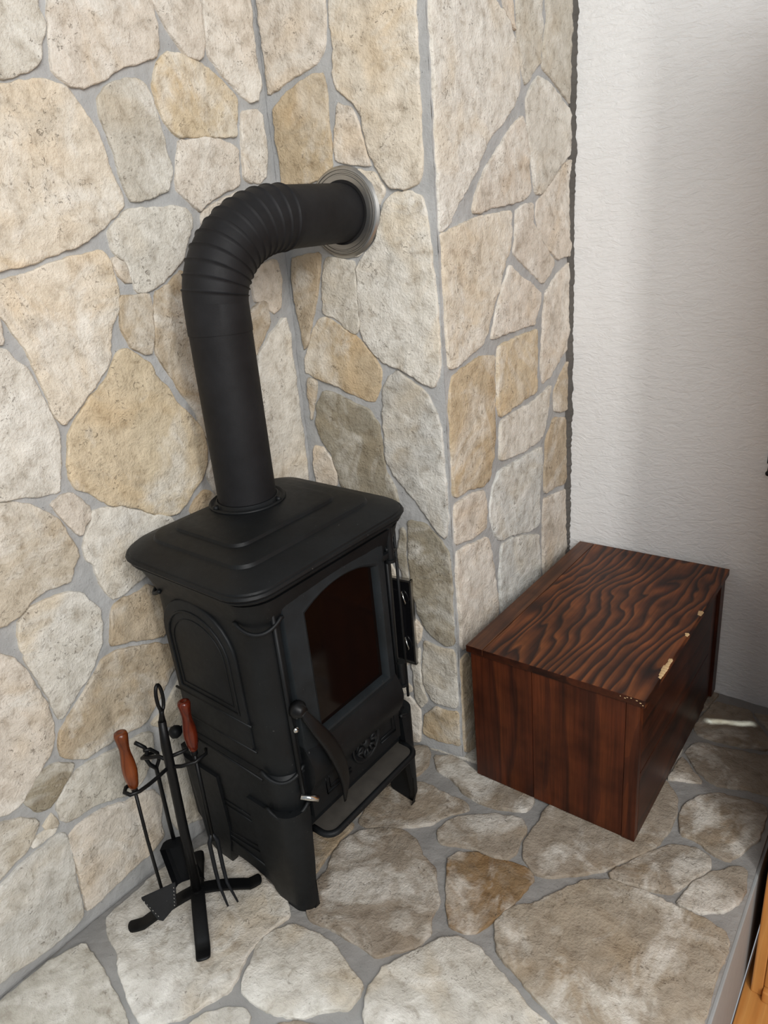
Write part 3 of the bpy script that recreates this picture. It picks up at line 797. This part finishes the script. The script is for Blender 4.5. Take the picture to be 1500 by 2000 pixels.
# door: frame with arched opening
def door_ring(x, inn, out):
    return [Vector((x, y, z)) for y, z in inn], [Vector((x, y, z)) for y, z in out]
def arch_open(y0, y1, z0, zs, za, n=20):
    o = []
    for k in range(6): o.append((y0+(y1-y0)*k/6, z0))
    for k in range(6): o.append((y1, z0+(zs-z0)*k/6))
    c = (y0+y1)/2; h = (y1-y0)/2; sag = za-zs; R = (h*h+sag*sag)/(2*sag); al = math.asin(h/R)
    for k in range(n): 
        a = al-2*al*k/n; o.append((c+R*math.sin(a), zs-(R-sag)+R*math.cos(a)))
    for k in range(6): o.append((y0, zs+(z0-zs)*k/6))
    return o
inn = arch_open(-.092, .099, .405, .655, .679)
out = arch_open(-.136, .126, .372, .697, .712)
inn2 = arch_open(-.087, .094, .410, .651, .674)
bm = bmesh.new()
def ringv(p, x): return [bm.verts.new((x, y, z)) for y, z in p]
mid = [((a[0]*.35+b[0]*.65), (a[1]*.35+b[1]*.65)) for a, b in zip(inn, out)]
R_ = [ringv(out, .150), ringv(out, .166), ringv([(a[0]*.06+b[0]*.94, a[1]*.06+b[1]*.94) for a, b in zip(inn, out)], .170), ringv([(a[0]*.8+b[0]*.2, a[1]*.8+b[1]*.2) for a, b in zip(inn, out)], .174), ringv([(a[0]*.9+b[0]*.1, a[1]*.9+b[1]*.1) for a, b in zip(inn, out)], .176), ringv(inn, .174), ringv(inn2, .162), ringv(inn2, .150)]
n = len(inn)
for a, b in zip(R_, R_[1:]):
    for k in range(n): bm.faces.new((a[k], a[(k+1) % n], b[(k+1) % n], b[k]))
for k in range(n): bm.faces.new((R_[-1][k], R_[-1][(k+1) % n], R_[0][(k+1) % n], R_[0][k]))
door = finish('door', bm, M_DOOR, stove, angle=35)
bm = bmesh.new()
extrude_poly(bm, inn, lambda u, v: Vector((.158, u, v)), lambda u, v: Vector((.162, u, v)))
finish('glass', bm, M_GLASS, door)
# lower door: a swelling panel below the glass with framed relief and rosette
bm = bmesh.new(); g = []
for i in range(19):
    t = i/18; z = .400-.165*t
    x = .166+.020*math.sin(PI*min(1, t*1.6))**1.0 if t < .625 else .166
    x = max(x, .166); g.append((x, z))
yl, yr = -.136, .126
A_ = [bm.verts.new((x, yl, z)) for x, z in g]; B_ = [bm.verts.new((x, yr, z)) for x, z in g]
A2 = [bm.verts.new((.148, yl, z)) for x, z in g]; B2 = [bm.verts.new((.148, yr, z)) for x, z in g]
for i in range(18):
    bm.faces.new((A_[i], B_[i], B_[i+1], A_[i+1])); bm.faces.new((A2[i], A_[i], A_[i+1], A2[i+1])); bm.faces.new((B_[i], B2[i], B2[i+1], B_[i+1]))
bm.faces.new((A2[0], B2[0], B_[0], A_[0])); bm.faces.new((A_[-1], B_[-1], B2[-1], A2[-1]))
finish('lower_door_panel', bm, M_IRON, door, angle=40)
for ya, yb_ in ((-.098, -.030), (.062, .110)):
    bm = bmesh.new()
    for w, r in ((0, .0022), (.009, .0017)):
        e, f = (yb_, ya+w) if ya < 0 else (ya, yb_-w)
        tube(bm, [(.1675, e, .335-w), (.1675, f, .335-w), (.1675, f, .262+w), (.1675, e, .262+w)], r, 6)
    finish('relief_frame', bm, M_IRON, door, smooth=True)
# round flower rosette (air wheel)
rc = Vector((.167, .016, .300)); bm = bmesh.new()
Mx = Matrix.Translation(rc) @ Matrix.Rotation(PI/2, 4, 'Y')
lathe(bm, [(.0, .0), (.036, .0), (.040, .002), (.0415, .0055), (.039, .007), (.036, .005), (.034, .0025), (.012, .0025), (.010, .007), (.006, .010), (0, .011)], 40, Mx)
for k in range(6):
    a = 2*PI*k/6+.2; u = Vector((0, math.cos(a), math.sin(a))); w = Vector((0, -math.sin(a), math.cos(a)))
    tube(bm, [rc+u*.010+Vector((.005, 0, 0)), rc+u*.020+w*.006+Vector((.007, 0, 0)), rc+u*.031+Vector((.006, 0, 0))], [.0028, .0034, .002], 7)
    tube(bm, [rc+u*.010+Vector((.005, 0, 0)), rc+u*.020-w*.006+Vector((.007, 0, 0)), rc+u*.031+Vector((.006, 0, 0))], [.0028, .0034, .002], 7)
    tube(bm, [rc+(u*.031+w*.0)*1.0+Vector((.004, 0, 0)), rc+u*.024+w*.014+Vector((.006, 0, 0)), rc+u*.019+w*.024+Vector((.004, 0, 0))], [.002, .0028, .002], 6)
finish('rosette', bm, M_IRON, door, smooth=True)
# door handle: pivot boss and long sickle blade
bm = bmesh.new(); pv = Vector((.168, -.140, .490))
lathe(bm, [(0, .0), (.016, .0), (.016, .010), (.012, .014), (.010, .020), (.005, .022), (0, .022)], 20, Matrix.Translation(pv) @ Matrix.Rotation(PI/2, 4, 'Y'))
finish('handle_pivot', bm, M_WIRE, door, smooth=True)
def smooth_path(ctrl, n=6):
    out = []; c = [Vector(p) for p in ctrl]; c = [c[0]*2-c[1]]+c+[c[-1]*2-c[-2]]
    for i in range(1, len(c)-2):
        for k in range(n):
            t = k/n; a, b, d, e = c[i-1], c[i], c[i+1], c[i+2]
            out.append(0.5*((2*b)+(d-a)*t+(2*a-5*b+4*d-e)*t*t+(3*b-a-3*d+e)*t**3))
    out.append(c[-2]); return out
bm = bmesh.new()
pts = smooth_path([(.186, -.141, .492), (.198, -.128, .455), (.204, -.107, .405), (.204, -.090, .350), (.199, -.079, .295), (.190, -.078, .240)])
rr = [.55+.75*math.sin(PI*(k/(len(pts)-1))**.9)-.30*max(0, k/(len(pts)-1)-.8)*5 for k in range(len(pts))]
tube(bm, pts, rr, 14, flat=(.0105, .0050, (1, 0, 0)))
finish('door_handle', bm, M_WIRE, door, smooth=True)
# hinge pins on the right, catch and bolts on the left
for z0, z1 in ((.648, .715), (.360, .408)):
    bm = bmesh.new()
    tube(bm, [(.168, .146, z0), (.168, .146, z1)], .0085, 12)
    tube(bm, [(.168, .146, z0-.006), (.168, .146, z0)], .012, 12); tube(bm, [(.168, .146, z1), (.168, .146, z1+.004)], .010, 12)
    box(bm, .158, .172, .118, .148, z0+.004, z0+.016, .002)
    finish('hinge', bm, M_IRON, stove, angle=40)
bm = bmesh.new(); tube(bm, [(.160, -.156, .300), (.182, -.134, .288)], .0058, 10); finish('pin', bm, M_BOLT, stove, smooth=True)
bm = bmesh.new(); lathe(bm, [(0, 0), (.006, 0), (.006, .003), (.003, .006), (0, .006)], 14, Matrix.Translation((.166, -.146, .448)) @ Matrix.Rotation(PI/2, 4, 'Y')); finish('bolt', bm, M_BOLT, stove, smooth=True)
bm = bmesh.new(); lathe(bm, [(0, 0), (.009, 0), (.009, .004), (.005, .008), (0, .009)], 14, Matrix.Translation((.158, .150, .350)) @ Matrix.Rotation(PI/2, 4, 'Y')); finish('bolt', bm, M_DUST, stove, smooth=True)
# vertical fluting beside the door
for y, x_, r_ in ((-.150, .161, .0042), (.140, .161, .0042), (.176, .155, .003)):
    bm = bmesh.new(); tube(bm, [(x_, y, .30), (x_+.003, y, .696)], r_, 8); finish('door_post', bm, M_IRON, stove, smooth=True)
# ash lip
bm = bmesh.new()
pr = [(.120, -.132), (.120, .140)]
for k in range(7): a = PI/2-PI/2*k/6; pr.append((.172+.024*math.cos(a), .116+.024*math.sin(a)))
for k in range(7): a = -PI/2*k/6; pr.append((.172+.024*math.cos(a), -.108+.024*math.sin(a)))
extrude_poly(bm, pr, lambda u, v: Vector((u, v, .190)), lambda u, v: Vector((u, v, .200)), .003)
lip = finish('ash_lip', bm, M_DUST, stove, angle=40)
bm = bmesh.new(); pts = [(u*1.0, v, .197) for u, v in pr[2:]]
tube(bm, [(.150, .140, .197)]+pts+[(.150, -.132, .197)], .0065, 10)
finish('rim', bm, M_IRON, lip, smooth=True)

# ------------------------------------------------------------------ stove pipe
pipe = tag(empty('stove_pipe', (-1.008, 0.815, .768)), 'matt black stove pipe with ribbed elbow running from stove into chimney', 'stove pipe')
p0 = Vector(pipe.location)
R = .0555
bas = Vector((-1.011, .818, .773)); zE = 1.142; yv = .812; xv = -1.006
hx0, hy0, hz = -.990, .976, 1.273
bm = bmesh.new(); tube(bm, [bas-p0, Vector((xv, yv, 1.100))-p0], R, 48); finish('lower_pipe', bm, M_PIPE, pipe, angle=40)
# elbow with pleats
pts = []; rr = []; br = hz-zE
pts.append(Vector((xv, yv, 1.09))); rr.append(R*1.018); pts.append(Vector((xv, yv, 1.094))); rr.append(R*1.022)
NR = 12; sub = 12
path = []
for k in range(NR*sub+1):
    t = k/(NR*sub); a = PI/2*t
    path.append(Vector((xv+(hx0-xv)*t, yv+(hy0-yv)*(1-math.cos(a)), zE+(hz-zE)*math.sin(a))))
for k, p in enumerate(path):
    f = (k % sub)/sub
    pl = 1.0+.012*f if f < .80 else 1.0+.012+.045*math.sin(PI*(f-.8)/.2)**2
    if k == len(path)-1: pl = 1.0
    pts.append(p); rr.append(R*(pl+.008))
pts.append(Vector((hx0+.001, hy0+.012, hz))); rr.append(R*1.012)
bm = bmesh.new(); tube(bm, [p-p0 for p in pts], rr, 48); finish('ribbed_elbow', bm, M_PIPE, pipe, angle=60)
bm = bmesh.new(); tube(bm, [Vector((hx0, hy0, hz))-p0, fr_breast(-.997, 1.280, -.004)-p0], R*.995, 48); finish('upper_pipe', bm, M_PIPE, pipe, angle=40)

# wall rosette
bm = bmesh.new()
Mr = Matrix.Translation(fr_breast(-.996, 1.280, .004)) @ Matrix.Rotation(math.atan(SLANT), 4, 'Z') @ Matrix.Scale(.972, 4) @ Matrix.Rotation(PI/2, 4, 'X')
lathe(bm, [(.0595, .0), (.0595, .006), (.062, .009), (.0705, .009), (.0715, .0065), (.0735, .0065), (.0745, .0085), (.0765, .0085), (.0775, .006), (.0795, .006), (.081, .0075), (.084, .0065), (.0885, .001), (.0885, -.002), (.0595, -.002)], 72, Mr, close=True)
wr = tag(finish('wall_rosette', bm, M_STEEL, None, angle=25), 'round brushed steel rosette ringing the stove pipe where it enters the wall', 'flue rosette')

bm = bmesh.new(); lathe(bm, [(.0560, -.004), (.0560, .0085), (.0612, .0095), (.0612, -.004)], 64, Mr, close=True); finish('gasket', bm, M_SOOT, wr)
# soot door in the chimney behind the stove
sd = tag(empty('soot_door', fr_breast(-.962, .366, .008), (0, 0, math.atan(SLANT))), 'small black soot door with bright steel edge, low in the chimney behind the stove', 'soot door')
bm = bmesh.new()
for a in ((-.066, .066, .108, .114), (-.066, .066, -.114, -.108), (.0605, .066, -.114, .114), (-.066, -.0605, -.114, .114)): box(bm, a[0], a[1], -.008, .004, a[2], a[3], .001)
finish('frame', bm, M_STEEL, sd)
M_GLOSS = mat_simple('glossy_black_enamel', (0.006, 0.006, 0.007), 0.12)
bm = bmesh.new(); box(bm, -.060, .060, -.005, .003, -.107, .107, .001); q = finish('door_leaf', bm, M_GLOSS, sd)
bm = bmesh.new(); box(bm, -.045, .043, -.009, -.004, -.085, .085, .003); finish('raised_panel', bm, M_GLOSS, q)
for z in (-.062, .062):
    bm = bmesh.new(); tube(bm, [(.047, -.009, z-.014), (.050, -.013, z-.005), (.046, -.013, z+.006), (.040, -.009, z+.020)], .0022, 8); finish('latch', bm, M_BOLT, sd, smooth=True)

# ------------------------------------------------------------------ fireside tools
SX, SY = -.998, .532
st = tag(empty('fire_tool_stand', (SX, SY, 0)), 'black steel fireplace tool stand with ring top beside the stove', 'tool stand')
def P(x, y, z, o=(SX, SY, 0)): return Vector((x-o[0], y-o[1], z-o[2]))
bm = bmesh.new()
def arm(tx, ty, name='foot', w=.0138):
    bm = bmesh.new(); pts = []
    for k in range(13):
        t = k/12; z = .052-.040*(t**1.5)
        if t > .85: z += (t-.85)*.09
        pts.append(P(SX+(tx-SX)*t, SY+(ty-SY)*t, z))
    e_ = pts[-1]-pts[-2]; pts += [pts[-1]+e_*.30, pts[-1]+e_*.48, pts[-1]+e_*.56]
    rr = [1]*12+[.96, .80, .52, .2]
    tube(bm, pts, rr, 14, flat=(w, .0035)); finish(name, bm, M_WIRE, st, angle=50)
for tx, ty in ((-1.060, .417), (-.934, .632), (-.891, .456), (-1.095, .602)): arm(tx, ty)
bm = bmesh.new(); box(bm, -.0095, .0095, -.0045, .0045, .045, .115, .002, M=Matrix.Rotation(1.0, 4, 'Z'))
tube(bm, [(0, 0, .05), (.0, 0, .2), (.002, .002, .40), (.004, .004, .452)], [.0094, .0092, .0088, .0070], 10)
tube(bm, [(.004, .004, .450), (.005, .006, .466), (.006, .007, .476)], [.0066, .0042, .0050], 10)
finish('post', bm, M_WIRE, st, smooth=True)
bm = bmesh.new(); pts = []
for k in range(17):
    a = -PI/2+2*PI*k/16; pts.append((.007-.0085*math.cos(a)*.35, .008+.0085*math.cos(a)*.94, .500+.026*math.sin(a)))
tube(bm, pts, .0033, 8); finish('ring_top', bm, M_WIRE, st, smooth=True)
# rack: bent wire hooks for the tools
bm = bmesh.new()
T1 = (-.998, .460); T2 = (-1.042, .530); T3 = (-.972, .572)
def wire(pp, r=.0036): tube(bm, [P(*p) for p in pp], r, 8)
wire([(SX, SY, .352), (-.996, .505, .349), (-.990, .482, .352), (-.985, .462, .356), (-.990, .447, .357), (-1.003, .444, .358), (-1.012, .452, .358), (-1.013, .462, .358)])
wire([(SX, SY, .352), (-.975, .543, .356), (-.955, .560, .362), (-.955, .585, .364), (-.965, .592, .365)])
wire([(SX, SY, .372), (-.986, .556, .374), (-.984, .585, .372), (-.990, .593, .372)])
wire([(SX, SY, .368), (-1.018, .527, .370), (-1.034, .515, .368), (-1.050, .512, .362), (-1.058, .524, .358), (-1.052, .538, .356)])
finish('tool_rack', bm, M_WIRE, st, smooth=True)

def wood_handle(name, label_mat, x, y, z0, z1, par, lean=(0, 0)):
    bm = bmesh.new(); H_ = z1-z0
    prof = [(.0, 0), (.0065, .001), (.0085, .05), (.0115, .20), (.0128, .32), (.0118, .46), (.0092, .62), (.0088, .72), (.0108, .86), (.0118, .93), (.0105, .975), (.006, .992), (.0045, .985), (0, .985)]
    lathe(bm, [(r, h*H_ if i not in (1,) else .001) for i, (r, h) in enumerate(prof)], 24)
    o = finish('handle', bm, label_mat, par, smooth=True); o.location = (0, 0, z0-par.location.z)
    o['label'] = name; return o
# ash shovel with perforated blade
sh = tag(empty('ash_shovel', (T1[0], T1[1], .06)), 'ash shovel with orange wooden handle and perforated black blade, left on the stand', 'fireplace shovel', 'fireside tools on the stand')
wood_handle('varnished orange wooden handle', M_HANDLE, 0, 0, .358, .478, sh)
bm = bmesh.new(); tube(bm, [(0, 0, .300), (0, 0, .18), (.002, .002, .062)], .0032, 8); tube(bm, [(0, 0, .288), (0, 0, .300)], .0055, 10); finish('rod', bm, M_WIRE, sh, smooth=True)
bm = bmesh.new()
bu = Vector((.62, .78, .0)); pl_ = [(-.033, .052), (.031, .078), (.026, .030), (-.004, -.012), (-.017, -.002)]
extrude_poly(bm, [(-.033, .056), (.031, .072), (.024, .020), (-.006, -.010), (-.014, -.004)], lambda u, v: bu*u+Vector((.003, -.003, v)), lambda u, v: bu*u+Vector((.005, -.0055, v)))
tube(bm, [bu*-.033+Vector((.004, -.004, .056)), bu*.031+Vector((.004, -.004, .072))], .0022, 6)
bl = finish('blade', bm, M_PAN, sh)
bm = bmesh.new()
for i in range(6):
    for e in ((-.029+.0035*i, .048-.0085*i), (.027-.0012*i, .064-.0085*i)):
        lathe(bm, [(0, 0), (.0016, 0), (.0012, .0008), (0, .001)], 8, Matrix.Translation(bu*e[0]+Vector((.0052, -.0058, e[1]))) @ Matrix.Rotation(PI/2, 4, 'X'))
finish('rivets', bm, M_STEEL, bl)['kind'] = 'stuff'
# scoop hanging by a hooked rod
sc = tag(empty('coal_scoop', (T2[0], T2[1], .06)), 'black coal scoop on a hooked rod, hanging behind the stand post', 'fireplace scoop', 'fireside tools on the stand')
bm = bmesh.new(); tube(bm, [(-.012, -.022, .338), (-.006, -.010, .322), (-.004, -.008, .312), (-.002, -.014, .30), (0, -.010, .285), (0, 0, .270), (0, 0, .14), (.002, 0, .085)], .0040, 8); finish('rod', bm, M_WIRE, sc, smooth=True)
bm = bmesh.new(); tube(bm, [(-.004, -.014, .318), (-.002, -.002, .314), (.002, .008, .300), (.002, .008, .285), (0, 0, .270)], .0036, 8); finish('hook', bm, M_WIRE, sc, smooth=True)
bm = bmesh.new(); u_ = Vector((.55, .83, 0)); w_ = Vector((.83, -.55, 0)); rows = []
for j in range(7):
    t = j/6; z = .100-.098*t; wd = .026+.004*t; row = []
    for i in range(9):
        s_ = -1+2*i/8; lift = .022*(abs(s_)**5)*(1-.4*t); row.append(bm.verts.new(u_*(s_*wd+.014*t)+w_*(lift+.016*t)+Vector((0, 0, z))))
    rows.append(row)
for a, b in zip(rows, rows[1:]):
    for i in range(8): bm.faces.new((a[i], a[i+1], b[i+1], b[i]))
bk = bm.verts.new(u_*0+w_*.024+Vector((0, 0, .098)))
for i in range(8): bm.faces.new((rows[0][i+1], rows[0][i], bk))
bmesh.ops.solidify(bm, geom=bm.faces[:], thickness=.0016)
finish('pan', bm, M_PAN, sc)
# fork / tongs with red handle
tg = tag(empty('fire_fork', (T3[0], T3[1], .03)), 'two-pronged fire fork with dark red wooden handle, hanging against the stove side', 'fireplace fork', 'fireside tools on the stand')
wood_handle('glossy red wooden handle', M_HANDLE_RED, 0, 0, .372, .482, tg)
bm = bmesh.new(); tube(bm, [(0, 0, .342), (0, 0, .13)], .0042, 8); tube(bm, [(0, 0, .334), (0, 0, .346)], .0065, 10); finish('rod', bm, M_WIRE, tg, smooth=True)
for s_ in (-1, 1):
    o_ = Vector((.40, .80, 0))*.0085*s_
    bm = bmesh.new(); tube(bm, [Vector((0, 0, .145)), o_+Vector((0, 0, .125)), o_+Vector((.004, -.002, .06)), o_+Vector((.010, -.004, .025)), o_*1.3+Vector((.040, -.010, -.004))], [.004, .0042, .004, .0036, .002], 8)
    finish('prong', bm, M_PAN, tg, smooth=True)
# round damper knob on the back corner of the stove side
bm = bmesh.new(); tube(bm, [(-.128, -.184, .347), (-.132, -.200, .347)], .006, 10)
lathe(bm, [(0, -.013), (.008, -.011), (.0125, -.004), (.013, .004), (.009, .011), (0, .013)], 18, Matrix.Translation((-.133, -.205, .347)) @ Matrix.Rotation(PI/2, 4, 'X'))
finish('damper_knob', bm, M_IRON, stove, smooth=True)

# ------------------------------------------------------------------ wooden box
BX0, BX1, BY0, BY1 = -.737, -.350, 1.155, 1.772; BH = .365; TH = .017
wb = tag(empty('wooden_box', ((BX0+BX1)/2, BY0, 0.002)), 'dark stained pine storage box with lid, standing in the corner of the hearth', 'wooden chest')
wb.rotation_euler = (math.radians(1.3), 0, 0)
W = BX1-BX0; D = BY1-BY0
def bd(name, mat, x0, x1, y0, y1, z0, z1, bev=.0012, par=None, lab=None, jit=0):
    bm = bmesh.new(); cx, cy, cz = (x0+x1)/2, (y0+y1)/2, (z0+z1)/2
    box(bm, x0-cx, x1-cx, y0-cy, y1-cy, z0-cz, z1-cz, bev, 2)
    o = finish(name, bm, mat, par or wb); o.location = (cx, cy, cz)
    if lab: o['label'] = lab
    return o
hx = W/2
# lid of three boards
M_STRIP = mat_wood('lighter_brown_strip', 1, [(0.0, (0.12, 0.042, 0.014)), (0.6, (0.095, 0.032, 0.012)), (1.0, (0.07, 0.022, 0.009))], lines=30, wander=1.0, across=5, along=.5, rough=.38)
lid = empty('lid', (0, 0, BH)); lid.parent = wb
e1 = -hx+W*.105; e2 = -hx+W*.53
bd('board', M_STRIP, -hx-.002, e1-.0006, -.006, D+.001, -TH, 0, par=lid, lab='lighter brown edge strip of the lid')
bd('board', M_LID, e1+.0006, hx+.008, -.006, D+.001, -TH, 0, par=lid)
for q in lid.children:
    q.data.materials.append(M_SIDE_SHADED)
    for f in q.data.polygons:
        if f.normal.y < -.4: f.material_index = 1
# front of boards
b1 = -hx+.006; f1 = -hx+W*.40; f2 = hx-.030
bd('board', M_FRONT, b1, f1-.0004, .0, .016, .002, BH-TH-.001)
bd('board', M_FRONT, f1+.0004, f2-.0004, .0, .016, .002, BH-TH-.001)
bd('corner_strip', M_FRONT, f2+.0004, hx-.002, -.0015, .016, .002, BH-TH-.001)
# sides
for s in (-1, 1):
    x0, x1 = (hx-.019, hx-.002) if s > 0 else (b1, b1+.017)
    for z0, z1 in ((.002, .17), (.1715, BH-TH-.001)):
        bd('board', M_SIDE_SHADED, x0, x1, .0165, D-.10, z0, z1)
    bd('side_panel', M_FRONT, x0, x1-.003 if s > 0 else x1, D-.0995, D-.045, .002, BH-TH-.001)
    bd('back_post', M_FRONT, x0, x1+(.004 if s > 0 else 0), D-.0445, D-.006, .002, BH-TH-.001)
bd('back_board', M_SIDE_SHADED, b1+.018, hx-.02, D-.02, D-.006, .002, BH-TH-.001)
bd('bottom_board', M_SIDE_SHADED, b1+.018, hx-.02, .017, D-.021, .004, .018)
# bare chips along the right edge and front corner of the lid
rnd = random.Random(3)
bm = bmesh.new()
for y0, n_, L in ((.085, 8, .075), (.26, 2, .012), (.36, 3, .02)):
    for k in range(n_):
        t = k/n_; y = y0+L*t; w = (.0035+.004*math.sin(PI*(1-t)*.9))*rnd.uniform(.7, 1.2)
        b = bmesh.new(); bmesh.ops.create_icosphere(b, subdivisions=1, radius=1)
        bmesh.ops.transform(b, matrix=Matrix.Translation((hx+.0075-w*.35, y, -.001)) @ Matrix.Diagonal((w, L/n_*.9, .0022, 1)), verts=b.verts); merge(bm, b)
for k in range(7):
    b = bmesh.new(); bmesh.ops.create_icosphere(b, subdivisions=1, radius=1)
    bmesh.ops.transform(b, matrix=Matrix.Translation((hx-.04+.045*k/6+rnd.uniform(-.002, .002), -.0062, -.007+rnd.uniform(-.006, .006))) @ Matrix.Diagonal((rnd.uniform(.001, .0026), .0006, rnd.uniform(.0006, .0014), 1)), verts=b.verts); merge(bm, b)
o = finish('worn_chips', bm, M_RAW, lid); o['label'] = 'bare pale wood where the lid edge is chipped'; o['kind'] = 'stuff'

# ------------------------------------------------------------------ pine cabinet standing on the wooden floor at the right
cb = tag(empty('pine_cabinet', (-.112, 1.198, ZF)), 'orange varnished pine cabinet at the right edge, on the wooden floor', 'cabinet')
def cbx(name, x0, x1, y0, y1, z0, z1, bev=.003, par=None):
    bm = bmesh.new(); box(bm, x0, x1, y0, y1, z0, z1, bev); return finish(name, bm, M_PINE, par or cb)
CHh = 1.95
cbx('side_panel', 0, .022, .0, .575, 0.0, CHh); cbx('side_panel', .70, .722, .0, .575, 0.0, CHh)
cbx('front_stile', .0225, .075, .0, .020, 0.03, CHh); cbx('front_stile', .647, .6995, .0, .020, 0.03, CHh)
cbx('door', .0765, .360, .0, .018, .075, CHh-.02); cbx('door', .362, .6455, .0, .018, .075, CHh-.02)
cbx('plinth', .0225, .6995, -.012, .012, 0.0, .028); cbx('top', -.008, .73, -.012, .575, CHh+.0005, CHh+.022)
cbx('back_panel', .023, .699, .560, .574, .03, CHh)

# black ball-ended hook on the white wall
hk = tag(empty('wall_hook', (-.283, YD, .643)), 'small black ball-ended hook on the white wall at the right edge', 'hook')
bm = bmesh.new(); tube(bm, [(.004, 0, .03), (.004, -.014, .030), (.003, -.022, .018), (.002, -.022, .004)], .003, 8); finish('stem', bm, M_WIRE, hk, smooth=True)
bm = bmesh.new(); bmesh.ops.create_icosphere(bm, subdivisions=3, radius=.0065, matrix=Matrix.Translation((.002, -.022, 0))); finish('ball', bm, M_WIRE, hk, smooth=True)
bm = bmesh.new(); box(bm, -.006, .014, -.003, .002, .018, .052, .001); finish('plate', bm, M_WIRE, hk)
